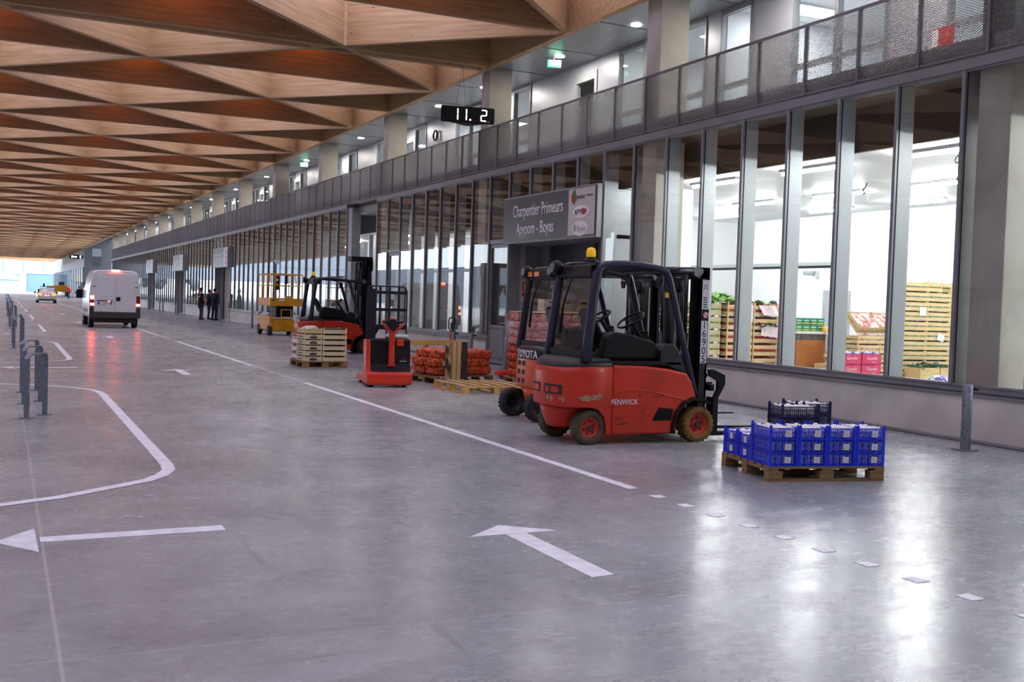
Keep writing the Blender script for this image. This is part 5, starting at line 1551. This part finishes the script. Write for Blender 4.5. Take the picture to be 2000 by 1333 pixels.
for l in range(12):
    lab = 'slatted crate of the stack at the far right edge of the shop window, %s' % ('%d up' % (l+1) if l > 10 else orderw(l, 13))
    dup(rc, loc=(14.58, 11.85, .15+.19*l), label='slatted crate in the stack cut by the right picture edge, ' + (orderw(l, 12) if l < 11 else 'topmost'), group='crates in the stack behind the concrete column')
pallet((14.55, 11.8, 0), 0, 'pallet under the crate stack behind the concrete column in the shop', 1.2, .8, ('pallet', 'pallet'), 5, .12)
pp = tag(MB().obox((16.12, 15.53, 1.66), (.17, .003, .17)).build('paper_sheet', 'label'), 'square white sheet on the tall crate stack in the shop', 'paper')
pp2 = tag(MB().obox((16.62, 15.53, 1.16), (.18, .003, .14), (0, .25, 0)).build('paper_sheet', 'label'), 'tilted white sheet low on the tall crate stack in the shop', 'paper')
# left stacks: deep lettuce crates
lc = None
for c, l, p in stack(None, (12.86, 13.50), 17.35, .15, (6, 6), .262, ''):
    lab = 'slatted wooden crate with red packs in the left shop stack, %s, %s' % (('left column', 'right column')[c], orderw(l, 6))
    if lc is None: lc = wooden_crate('vegetable_crate', lab, 'crate', 'crate', .60, .5, .256, p, 0, 'crates in the left shop stack', 'redveg', cover=.29)
    else: dup(lc, loc=p, label=lab)
lp = None
for c, l, p in stack(None, (12.22,), 17.5, .15, (6,), .262, ''):
    lab = 'pale slatted crate at the left end of the shop stacks, %s' % orderw(l, 6)
    if lp is None: lp = wooden_crate('vegetable_crate', lab, 'crate', 'crate_pale', .58, .5, .256, p, 0, 'pale crates at the left end', 'green')
    else: dup(lp, loc=p, label=lab)
pallet((12.2, 17.3, 0), 0, 'pallet under the lettuce crates inside the shop', 1.95, .8, ('pallet', 'pallet'), 5, .12)
def heap(name, label, cat, mat, x0, x1, y0, y1, z, h, seed, group=None):
    r = random.Random(seed); b = MB(); n = int((x1-x0)*(y1-y0)*150)
    for i in range(n):
        x = r.uniform(x0, x1); y = r.uniform(y0, y1)
        e = 1-max(abs(2*(x-x0)/(x1-x0)-1), abs(2*(y-y0)/(y1-y0)-1))**2
        zz = z+h*e*r.uniform(.3, 1); s = r.uniform(.05, .09)
        a = r.uniform(0, 6.28); t = r.uniform(-.8, .8)
        m = Matrix.Translation((x, y, zz)) @ Matrix.Rotation(a, 4, 'Z') @ Matrix.Rotation(t, 4, 'X')
        b.xf(m).add([(-s, -s*.7, .02), (0, -s*1.1, 0), (s, -s*.6, .025), (s*1.1, s*.5, 0), (.2*s, s, .03), (-s*.9, s*.6, 0), (0, 0, -.025)], [(0, 1, 6), (1, 2, 6), (2, 3, 6), (3, 4, 6), (4, 5, 6), (5, 0, 6)], True).xf()
    o = b.build(name, mat); tag(o, label, cat, group); o['kind'] = 'stuff'; return o
heap('lettuce_leaves', 'light green lettuce heaped on the left column of the shop stack', 'lettuce', 'green', 12.3, 13.4, 17.38, 17.85, 1.70, .2, 1)
heap('lettuce_leaves', 'light green leaves in the top crate of the right column beside the man', 'lettuce', 'green', 13.55, 14.0, 17.38, 17.8, 1.66, .1, 2)
heap('lettuce_leaves', 'dark green leaves hanging out below the pink paper in the shop', 'lettuce', 'dkgreen', 13.55, 14.08, 17.27, 17.40, 1.27, .06, 3)
def drape(label, x0, x1, z0, z1, y, seed):
    r = random.Random(seed); b = MB(); nx, nz = 9, 7; vs = []
    for k in range(nz):
        for i in range(nx):
            u = i/(nx-1); v = k/(nz-1)
            vs.append((x0+(x1-x0)*(u+.12*(v-.5)*(1 if seed % 2 else -1))+r.uniform(-.008, .008), y-.02*math.sin(6*u+v*2+seed)-.04*(1-v), z0+(z1-z0)*v-.05*u*(1-v)+r.uniform(-.015, .015)*(1-v)))
    fs = [(k*nx+i, k*nx+i+1, (k+1)*nx+i+1, (k+1)*nx+i) for k in range(nz-1) for i in range(nx-1)]
    n = len(vs); b.add(vs+[(x, yy+.004, z) for x, yy, z in vs], fs+[tuple(q+n for q in reversed(f)) for f in fs], True)
    return tag(b.build('wrapping_paper', 'pinkwrap'), label, 'paper')
drape('pink printed paper hanging from the left column of crates in the shop', 13.0, 13.42, 1.36, 1.68, 17.31, 1)
drape('pink printed paper crumpled over the topmost crate beside the man', 13.62, 14.02, 1.50, 1.68, 17.31, 2)
drape('pink printed paper hanging below the dark leaves in the shop stack', 13.66, 14.14, 1.08, 1.30, 17.31, 3)
# brown counter with green boxes
ct = thing('counter', 'brown hardboard counter with a white top in the shop', 'counter', (14.3, 17.0, 0))
MB().box(0, .74, .0, 1.1, 0, 1.02).build('body', 'board', ct, bevel=.01)
MB().box(-.03, .77, -.03, 1.13, 1.14, 1.19).build('worktop', 'white', ct, bevel=.006)
MB().box(0, .74, -.002, 1.1, 1.02, 1.14).build('grille_band', 'steel', ct)
MB().box(.72, .75, -.012, .0, 0, 1.15).build('corner_strip', 'fin', ct)
sd = thing('side_panel_board', 'lower brown board standing at an angle beside the counter', 'board', (15.06, 16.95, 0), -.95)
MB().box(0, .75, 0, .03, 0, 1.12).build('panel', 'board', sd, bevel=.006)
gb = None
for l in range(2):
    for c in range(4):
        lab = 'green and yellow carton on the shop counter, %s layer, %s' % (('lower', 'upper')[l], ('leftmost', 'second from left', 'third from left', 'rightmost')[c])
        p = (14.30+.185*c, 17.05, 1.19+.135*l)
        if gb is None:
            gb = thing('carton', lab, 'carton', p, 0, 'green cartons on the counter')
            MB().box(0, .18, 0, .3, 0, .13).build('box', 'greenbox', gb, bevel=.004)
            MB().prism([(.01, .018), (.17, .018), (.17, .03), (.10, .045), (.01, .03)], 'y', -.003, .0).build('yellow_print', 'yellowstripe', gb)
            MB().box(.03, .15, -.003, 0, .075, .09).build('white_print', 'lettering', gb)
        else: dup(gb, loc=p, label=lab)
yc = tag(MB().lathe([(.05, 0), (.055, .11), (.045, .11), (.042, .02), (.0, .02)], 16, (14.98, 16.98, 1.19)).build('yellow_tub', 'yellowstripe'), 'small yellow tub on the counter beside the green cartons', 'tub')
# middle: crates with red bagged goods, tilted crates on top
mcp = None
for c, l, p in stack(None, (14.30, 14.84), 15.3, .15, (6, 6), .175, ''):
    lab = 'wooden crate of red and white packs behind the magenta boxes, %s, %s' % (('left column', 'right column')[c], orderw(l, 6))
    if mcp is None: mcp = wooden_crate('vegetable_crate', lab, 'crate', 'crate', .52, .4, .17, p, 0, 'crates of red packs', 'redfilm')
    else: dup(mcp, loc=p, label=lab)
for c, x in enumerate((14.36, 14.88)):
    o = dup(mcp, loc=(x, 15.42, 1.22), label='tilted open crate of red and white packs on top of the pile, %s' % ('left', 'right')[c], group='tilted crates of red packs')
    o.rotation_euler = (.75, 0, 0)
o = dup(mcp, loc=(14.70, 16.3, .60), label='tilted wooden crate of red packs leaning at the foot of the counter', group='tilted crates of red packs'); o.rotation_euler = (.2, -.75, .3); o.scale = (.62, .6, .9)
pallet((14.28, 15.28, 0), 0, 'pallet under the crates of red packs in the shop', 1.1, .8, ('pallet', 'pallet'), 5, .12)
cbx = thing('carton', 'plain cardboard box at the foot of the brown counter', 'carton', (14.40, 16.22, .0)); MB().box(0, .62, 0, .35, 0, .58).build('box', 'card', cbx, bevel=.006); MB().box(.1, .2, -.003, 0, .45, .52).build('paper_label', 'label', cbx)
mg = None
for l in range(2):
    for c in range(2):
        lab = 'magenta cardboard box with white lettering, %s row, %s' % (('lower', 'upper')[l], ('left', 'right')[c])
        p = (13.20+.46*c, 14.5, .50+.19*l)
        if mg is None:
            mg = thing('produce_box', lab, 'box', p, 0, 'magenta boxes by the shop window')
            b = MB()
            b.box(0, .45, 0, .012, 0, .18).box(0, .45, .35, .362, 0, .18).box(0, .012, 0, .36, 0, .185).box(.438, .45, 0, .36, 0, .185).box(0, .45, 0, .36, 0, .01)
            b.build('box', 'pinkbox', mg)
            txt('lettering', 'Goodis', .085, 'lettering', mg, (.24, -.003, .11), FACE_MY, .001)
            txt('lettering', 'Premium', .03, 'lettering', mg, (.29, -.003, .045), FACE_MY, .001)
            f = MB(); r = random.Random(2)
            for i in range(5):
                for j in range(4): f.ball((.05+.085*i+r.uniform(-.01, .01), .05+.085*j, .13+r.uniform(0, .05)), .045, 7, 5)
            o = f.build('contents', 'purple', mg); o['kind'] = 'stuff'
        else: dup(mg, loc=p, label=lab)
lowb = thing('wooden_crate', 'long plain wooden crate under the magenta boxes', 'crate', (13.18, 14.48, .0)); MB().box(0, .95, 0, .4, .14, .5).build('slats', 'crate', lowb, bevel=.005); MB().box(0, .95, 0, .4, 0, .14).build('base', 'pallet', lowb); MB().box(.1, .24, -.004, 0, .34, .42).build('paper_label', 'label', lowb)
for i, (x, nm) in enumerate(((15.50, 'left'), (16.02, 'right'))):
    b = thing('wooden_crate', 'plain broad wooden crate in front of the tall stack, %s one' % nm, 'crate', (x+.02, 14.95, .0), 0)
    MB().box(0, .50, 0, .4, .2, .60).build('slats', 'crate', b, bevel=.005); MB().box(0, .5, 0, .4, 0, .2).build('base', 'pallet', b)
heap('leaf_vegetables', 'pale green vegetables heaped in the broad crates before the tall stack', 'vegetables', 'teal', 15.55, 16.5, 14.98, 15.3, .60, .06, 5)
pw = None
for i, (x, y, nm) in enumerate(((12.75, 11.9, 'left'), (13.15, 11.55, 'middle'), (13.5, 11.2, 'right'))):
    lab = 'purple and white bagged pack just behind the window sill, %s one' % nm
    if pw is None: pw = tag(MB().ball((0, 0, .1), .2, 14, 8, (1, .8, .5)).build('bagged_pack', 'purple', None, (x, y, .50)), lab, 'pack', 'bagged packs behind the sill')
    else: dup(pw, loc=(x, y, .50), label=lab)
tb = thing('display_bench', 'low white bench behind the window sill carrying bagged packs', 'bench', (12.4, 10.9, 0)); MB().box(0, 1.4, 0, 1.4, .42, .48).build('top', 'white', tb)
for x in (.05, 1.3):
    for y in (.05, 1.3): MB().box(x, x+.05, y, y+.05, 0, .42).build('leg', 'white', tb)
# inner door and small fittings on the white walls
for (x, y, w_, z1) in ((19.57, 21.3, 1.0, 2.15),):
    dd = wallbox('door_6', 'fin', x, x+.03, y, y+w_, 0, z1)
wc = thing('wall_camera', 'small white camera on the shop wall above the counter', 'camera', (19.5, 22.6, 2.6)); MB().cyl((0, 0, 0), (-.3, .05, .0), .06, n=10).build('body', 'fin', wc); MB().box(0, .08, -.06, .06, -.08, .08).build('base_plate', 'white', wc)
hk = None
for (x, y, nm) in ((13.1, 12.0, 'first'), (13.3, 14.6, 'second'), (14.9, 13.6, 'third'), (15.2, 16.2, 'fourth')):
    lab = 'black hook cable hanging from the white shop ceiling, %s from the camera' % nm
    if hk is None:
        hk = tag(MB().tube([(0, 0, .12), (0, .05, .02), (.02, .12, .0), (.02, .14, -.06), (.0, .10, -.10), (0, .05, -.08)], .012, 6).build('cable_loop', 'black', None, (x, y, 4.02)), lab, 'cable', 'cable loops under the shop ceiling')
    else: dup(hk, loc=(x, y, 4.02), label=lab)
tr = tag(MB().box(12.2, 12.26, 6, 26, 4.38, 4.42).build('cable_tray', 'fin'), 'long thin perforated cable tray behind the glazing above the shop ceiling edge', 'cable tray')

# ---------------------------------------------------------------- people
def skin(name, nodes, edges, mat, parent, root=0, sub=1):
    me = bpy.data.meshes.new(name)
    me.from_pydata([n[:3] for n in nodes], edges, [])
    me.materials.append(M[mat])
    o = bpy.data.objects.new(name, me); COL.objects.link(o); adopt(o, parent)
    md = o.modifiers.new('skin', 'SKIN'); md.use_smooth_shade = True
    for i, n in enumerate(nodes):
        r = n[3]; o.data.skin_vertices[0].data[i].radius = (r, r) if not isinstance(r, tuple) else r
        o.data.skin_vertices[0].data[i].use_root = (i == root)
    s = o.modifiers.new('smooth', 'SUBSURF'); s.levels = sub; s.render_levels = sub
    return o
def person(label, loc, rotz, h=1.75, top='coat', legs='jeans', shoe='shoe', hair='hair', long_coat=False, larm=None, rarm=None, stride=.0, nod=0.0, cap=None):
    """stands at the origin facing local -y"""
    t = thing('person', label, 'person', loc, rotz); k = h/1.75
    t.scale = (k, k, k)
    la = larm or [(.20, .0, 1.42), (.25, .02, 1.14), (.26, -.06, .88)]
    ra = rarm or [(-.20, .0, 1.42), (-.25, .02, 1.14), (-.26, -.06, .88)]
    N = [(0, 0, .95, .12), (0, .0, 1.15, .115), (0, .0, 1.36, .125), (0, -.0, 1.48, .055), (0, -.02-nod*.3, 1.57, .07), (0, -.025-nod*.6, 1.66, .082), (0, -.02-nod*.7, 1.735, .05), (0, -.115-nod, 1.625, .018)]
    E_ = [(0, 1), (1, 2), (2, 3), (3, 4), (4, 5), (5, 6), (4, 7)]
    def chain(start, pts):
        prev = start
        for p in pts: N.append(p); E_.append((prev, len(N)-1)); prev = len(N)-1
        return prev
    for s in (1, -1):
        chain(0, [(.09*s, 0, .88, .085), (.10*s, -.02-stride*s*.5, .5, .058), (.10*s, .03-stride*s, .09, .038), (.11*s, -.06-stride*s, .045, .035), (.115*s, -.14-stride*s, .035, .025)])
        a = la if s > 0 else ra
        w = chain(2, [(*a[0], .055), (*a[1], .042), (*a[2], .03)])
        d = (Vector(a[2])-Vector(a[1])).normalized()
        pw_ = Vector(a[2])+d*.06
        pi = chain(w, [(pw_.x, pw_.y, pw_.z, .026)])
        sd_ = d.cross(Vector((s*1.0, 0, 0))); sd_ = sd_.normalized() if sd_.length > .1 else Vector((0, 1, 0))
        for q in range(4):
            f0 = pw_+d*.035+sd_*(.024*(q-1.5)); f1 = f0+d*(.055-.008*abs(q-1.2))+Vector((-s*.012, 0, 0))
            chain(pi, [(f0.x, f0.y, f0.z, .010), (f1.x, f1.y, f1.z, .008)])
        th_ = Vector(a[2])+d*.03+sd_*(-.04)+Vector((-s*.01, 0, 0)); chain(w, [(th_.x, th_.y, th_.z, .010), ((th_+d*.035).x, (th_+d*.035).y, (th_+d*.035).z, .008)])
    skin('body', N, E_, 'skin', t)
    # jacket
    N = [(0, 0, .60 if long_coat else .80, .20 if long_coat else .172), (0, 0, .90 if long_coat else .98, .18 if long_coat else .16), (0, 0, 1.36, .155), (0, .01, 1.49, .085)]; E_ = [(0, 1), (1, 2), (2, 3)]
    for s in (1, -1):
        a = la if s > 0 else ra
        chain(2, [(a[0][0], a[0][1], a[0][2], .082), (*a[1], .062), (*(Vector(a[1]).lerp(Vector(a[2]), .96)), .046)])
    skin('jacket', N, E_, top, t)
    N = [(0, 0, .93, .14), (0, 0, 1.14, .132)]; E_ = [(0, 1)]
    for s in (1, -1): chain(0, [(.09*s, 0, .84, .105), (.10*s, -.02-stride*s*.5, .5, .075), (.10*s, .03-stride*s, .055, .062)])
    skin('trousers', N, E_, legs, t)
    for s in (1, -1):
        MB().loft([[(x+.105*s, y-.04-stride*s, z) for x, y in ((-.045, .10), (.045, .10), (.05, -.08), (.03, -.15), (-.03, -.15), (-.05, -.08))] for z in (.0, .05)] + [[(x*.75+.105*s, y*.8-.02-stride*s, .10) for x, y in ((-.045, .10), (.045, .10), (.05, -.04), (.03, -.06), (-.03, -.06), (-.05, -.04))]], True, True).build('shoe', shoe, t)
    hd = MB().loft([[(.092*math.cos(2*PI*i/14)*s, -.012-nod*.6+.105*math.sin(2*PI*i/14)*s+(.022 if z < 1.66 else .008), z) for i in range(14)] for z, s in ((1.60, .8), (1.66, 1.0), (1.71, .98), (1.755, .7), (1.77, .2))], True, True)
    # trim the fringe: only keep hair behind and above the brow
    hd.v = [(x, max(y, -.055-nod*.6) if z < 1.70 else y, z) for x, y, z in hd.v]
    hd.build('hair', hair, t)
    fc = MB()
    for s in (1, -1): fc.ball((.032*s, -.098-nod, 1.655), .011, 6, 5)
    fc.build('eyes', 'print', t)
    MB().box(-.022, .022, -.108-nod, -.095-nod, 1.595, 1.603).build('mouth', 'logored', t)
    for s in (1, -1): MB().ball((.088*s, -.01-nod*.6, 1.645), .022, 7, 5, (.4, .8, 1.2)).build('ear', 'skin', t)
    if cap: MB().lathe([(.10, 1.69), (.104, 1.73), (.09, 1.79), (.04, 1.83), (.01, 1.84)], 16, (0, -.01-nod*.6, 0)).build('beanie', cap, t)
    return t
fold_b = [(.20, .0, 1.42), (.26, .10, 1.15), (.10, .17, 1.0)]
p1 = person('person in a long black coat, dark beanie and jeans, standing left of the other two', (10.14, 62.7, 0), math.radians(110), 1.74, 'coat', 'jeans', 'shoe', 'hair_b', True, [(.20, 0, 1.42), (.26, -.05, 1.16), (.16, -.26, 1.10)], None, .08, 0, 'coat')
MB().obox((0, .135, 1.30), (.20, .02, .03), (0, .1, 0)).build('back_print', 'label', p1)
person('person in a black jacket and dark trousers, half hidden, hand behind the back', (10.80, 64.0, 0), math.radians(100), 1.72, 'coat', 'navycloth', 'shoe_b', 'hair', False, None, [(-.20, 0, 1.42), (-.26, .10, 1.15), (-.10, .17, 1.02)], .05, .03)
person('person in a dark navy suit seen from behind, reaching right to the entrance', (10.79, 62.1, 0), math.radians(135), 1.78, 'navycloth', 'navycloth', 'shoe_b', 'hair', False, [(.20, 0, 1.42), (.25, -.04, 1.16), (.24, -.24, 1.02)], None, .0, .02)
person('far person in a red-orange work vest walking by the second building', (8.6, 167.8, 0), math.radians(160), 1.85, 'hivis', 'navycloth', 'shoe_b', 'hair', False, None, None, .12)
person('grey-haired person in black inside the shop, behind the lettuce crates', (15.0, 18.65, 0), math.radians(-30), 1.78, 'coat', 'coat', 'shoe_b', 'fin' if False else 'grey_pl', False, [(.2, 0, 1.42), (.26, -.1, 1.2), (.12, -.3, 1.25)], None)

# ---------------------------------------------------------------- white van
V = thing('delivery_van', 'white delivery van with lit tail lamps driving away along the lane', 'van', (4.13, 46.35, 0), math.radians(0))
def vsec(y, wb, wt, zb, zt, crown=.06, zm=1.0):
    h = zt-zb
    half = [(wb*.96, zb), (wb, zb+.12), (wb, zm), (wb*.985, zb+h*.62), (wt+.05, zt-.22), (wt, zt-.08), (wt-.10, zt-.015)]
    top = [(0, zt+crown*.4)]
    pts = half+top+[(-x, z) for x, z in reversed(half)]
    return [(x, y, z) for x, z in pts]
secs = [vsec(.0, .955, .80, .48, 2.30), vsec(.05, .98, .825, .45, 2.33), vsec(.5, .99, .83, .42, 2.35), vsec(2.6, .99, .83, .42, 2.35), vsec(3.5, .985, .80, .42, 2.28), vsec(4.0, .975, .74, .42, 1.95, .05, .95), vsec(4.5, .96, .74, .42, 1.32, .04, .8), vsec(5.1, .90, .70, .42, 1.05, .03, .7), vsec(5.3, .78, .6, .45, .85, .02, .6)]
MB().loft(secs, True, True).build('body', 'vanwhite', V)
for s in (-1, 1):
    x0, x1 = (-.86, -.012) if s < 0 else (.012, .86)
    poly = [(x0 if s > 0 else x1, .62), (x1 if s > 0 else x0, .62), ((.86)*s, 1.25), (.80*s, 1.75), (.73*s, 2.12), (.70*s, 2.2), (x0 if s > 0 else x1, 2.22)]
    d = MB().prism(poly, 'y', -.03, .02).build('rear_door', 'vanwhite', V, bevel=.012)
    MB().prism([(s*.10, 1.30), (s*.72, 1.30), (s*.70, 1.6), (s*.62, 2.0), (s*.52, 2.05), (s*.16, 2.05), (s*.10, 1.98)], 'y', -.038, -.028).build('door_panel', 'vanwhite', d, bevel=.01)
    MB().box(min(.74*s, .86*s), max(.74*s, .86*s), -.045, -.02, 1.66, 1.69).build('hinge', 'grey_pl', d)
    lx0, lx1 = sorted((.80*s, .955*s))
    lm = MB().box(lx0, lx1, -.035, .1, .86, 1.32).build('tail_lamp', 'reddull', V, bevel=.015)
    if s < 0:
        MB().box(lx0+.01, lx1-.01, -.042, -.03, 1.15, 1.30).build('brake_light', 'hotlamp', lm, bevel=.01)
        MB().box(lx0+.01, lx1-.01, -.042, -.03, .90, 1.0).build('lower_light', 'hotlamp', lm, bevel=.01)
    else:
        MB().box(lx0+.01, lx1-.01, -.042, -.03, .90, 1.0).build('lower_light', 'hotlamp', lm, bevel=.01)
    MB().box(*sorted((.80*s, .93*s)), -.09, 0, .60, .66).build('reflector', 'redlamp' if False else 'reddull', V)
    MB().cyl((.90*s, -.06, .62), (.90*s, -.10, .62), .04, n=12).build('round_reflector', 'reddull', V)
MB().box(-.93, .93, -.10, .15, .40, .66).box(-.97, -.80, -.06, .4, .40, .86).box(.80, .97, -.06, .4, .40, .86).build('bumper', 'grey_pl', V, bevel=.03)
MB().box(-.80, .80, 0, .4, .22, .42).build('underbody', 'rubber', V)
MB().box(-.15, .15, -.06, .06, 2.29, 2.36).build('high_brake_lamp', 'hotlamp', V, bevel=.02)
MB().box(.03, .19, -.05, -.02, 1.10, 1.26).build('door_lock_plate', 'black', V, bevel=.01)
pl = MB().box(-.66, -.14, -.048, -.034, .95, 1.07).build('licence_plate', 'label', V)
MB().box(-.66, -.60, -.051, -.046, .95, 1.07).box(-.19, -.14, -.051, -.046, .95, 1.07).build('blue_band', 'blue', pl)
txt('plate_text', 'CS-587-HF', .095, 'print', pl, (-.395, -.0495, 1.01), FACE_MY, .001, sx=.8)
MB().box(-.7, -.1, -.055, -.03, 1.09, 1.12).build('plate_lamp_bar', 'grey_pl', V)
MB().box(-.28, -.20, -.06, -.05, 1.088, 1.10).build('plate_lamp', 'hotlamp', V)
for y in (.95, 4.3):
    for s in (-1, 1):
        w_ = MB().lathe([(.2, -.09), (.30, -.105), (.34, -.08), (.34, .08), (.30, .105), (.2, .09)], 26, (s*.84, y, .34), 'x', ring=True).build('wheel', 'rubber', V)
        MB().cyl((s*.84-.08, y, .34), (s*.84+.09*s, y, .34), .2, n=18).build('rim', 'steel', w_)
for s in (-1, 1):
    MB().box(*sorted((.97*s, 1.24*s)), 4.02, 4.14, 1.15, 1.52).beam((.9*s, 4.1, 1.25), (1.05*s, 4.08, 1.25), .05, .08).build('wing_mirror', 'black', V, bevel=.03)
    MB().box(*sorted((.985*s, .999*s)), .9, 3.4, .62, .74).build('side_rubbing_strip', 'grey_pl', V)
MB().prism([(.82, 3.75), (.97, 3.7), (.9, 4.2), (.78, 4.1)], 'z', 1.3, 1.85).prism([(-.82, 3.75), (-.97, 3.7), (-.9, 4.2), (-.78, 4.1)], 'z', 1.3, 1.85).build('cab_side_window', 'carglass', V)

# ---------------------------------------------------------------- white car
K = thing('car', 'silver-white car with lit tail lamps farther down the lane', 'car', (3.87, 112.6, 0))
def csec(y, w, wt, zb, zs, zt):
    half = [(w*.94, zb), (w, zb+.12), (w, zs*.75), (w*.97, zs), (wt+.03, max(zs+.01, zt-.1)), (wt-.08, zt)]
    return [(x, y, z) for x, z in half+[(0, zt+.015)]+[(-a, b) for a, b in reversed(half)]]
MB().loft([csec(.0, .82, .72, .34, .80, .90), csec(.08, .86, .74, .28, .92, .98), csec(.3, .88, .66, .25, .95, 1.08), csec(.95, .89, .60, .24, .93, 1.38), csec(1.9, .89, .60, .24, .92, 1.42), csec(2.6, .89, .6, .24, .9, 1.36), csec(3.3, .88, .68, .24, .88, .95), csec(4.1, .86, .7, .25, .78, .84), csec(4.45, .76, .62, .32, .6, .68)], True, True).build('body', 'carwhite', K)
MB().loft([[(-.60, .28, 1.02), (.60, .28, 1.02), (.60, .32, 1.03), (-.60, .32, 1.03)], [(-.50, .90, 1.36), (.50, .90, 1.36), (.5, .94, 1.36), (-.5, .94, 1.36)]], True, False).build('rear_window', 'carglass', K)
for s in (-1, 1):
    MB().prism([(s*.40, .74), (s*.80, .76), (s*.83, .88), (s*.46, .90)], 'y', -.03, .12).build('tail_lamp', 'amberlit', K, bevel=.02)
    MB().box(*sorted((.90*s, 1.08*s)), 2.85, 2.95, .92, 1.07).build('wing_mirror', 'black', K, bevel=.03)
    MB().prism([(.5, .98), (2.9, .95), (2.45, 1.30), (1.1, 1.33)], 'x', *sorted((.62*s, .80*s))).build('side_window', 'carglass', K)
    for y in (.75, 3.5):
        w_ = MB().lathe([(.19, -.08), (.28, -.1), (.31, -.07), (.31, .07), (.28, .1), (.19, .08)], 22, (s*.78, y, .31), 'x', ring=True).build('wheel', 'rubber', K)
        MB().cyl((s*.78-.07, y, .31), (s*.78+.08*s, y, .31), .19, n=16).build('rim', 'steel', w_)
MB().box(-.74, .74, -.04, .1, .24, .40).build('lower_bumper', 'grey_pl', K, bevel=.03)
MB().box(-.26, .26, -.045, -.02, .62, .73).build('licence_plate', 'label', K)
MB().box(-.2, -.06, -.05, -.03, .735, .76).box(.06, .2, -.05, -.03, .735, .76).build('plate_lamp', 'hotlamp', K)

# ---------------------------------------------------------------- far yellow machine, world outside
Y = thing('boom_lift', 'small far yellow and black working machine before the second building', 'machine', (9.3, 205, 0))
MB().box(-1.1, 1.0, 0, 2.2, .75, 1.9).build('body', 'yellow', Y, bevel=.1)
MB().box(-2.3, -1.0, .3, 1.2, 1.35, 1.75).build('boom', 'yellow', Y, bevel=.08)
MB().box(-.4, .5, .2, 1.6, 1.9, 2.5).build('engine_cover', 'grey_pl', Y, bevel=.1)
MB().box(-3.4, -2.3, .3, 1.3, 1.5, 1.6).box(-2.9, -2.6, .5, .9, 1.6, 2.1).build('basket', 'black', Y)
for x in (-.8, .9):
    for y in (.1, 2.1): MB().cyl((x-.15, y, .38), (x+.15, y, .38), .38, n=18).build('wheel', 'rubber', Y)
MB().box(.9, 1.5, .4, 1.2, .5, .9).build('rear_step', 'grey_pl', Y)
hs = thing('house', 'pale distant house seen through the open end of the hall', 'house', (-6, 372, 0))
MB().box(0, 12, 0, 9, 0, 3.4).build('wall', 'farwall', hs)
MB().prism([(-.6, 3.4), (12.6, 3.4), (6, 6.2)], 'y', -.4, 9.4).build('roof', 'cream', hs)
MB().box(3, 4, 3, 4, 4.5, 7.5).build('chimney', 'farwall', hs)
r = random.Random(4)
for i, x in enumerate((-38, -27, -16, -5, 7, 19)):
    b = MB()
    b.cyl((0, 0, 0), (0, 0, 3), .35, n=8)
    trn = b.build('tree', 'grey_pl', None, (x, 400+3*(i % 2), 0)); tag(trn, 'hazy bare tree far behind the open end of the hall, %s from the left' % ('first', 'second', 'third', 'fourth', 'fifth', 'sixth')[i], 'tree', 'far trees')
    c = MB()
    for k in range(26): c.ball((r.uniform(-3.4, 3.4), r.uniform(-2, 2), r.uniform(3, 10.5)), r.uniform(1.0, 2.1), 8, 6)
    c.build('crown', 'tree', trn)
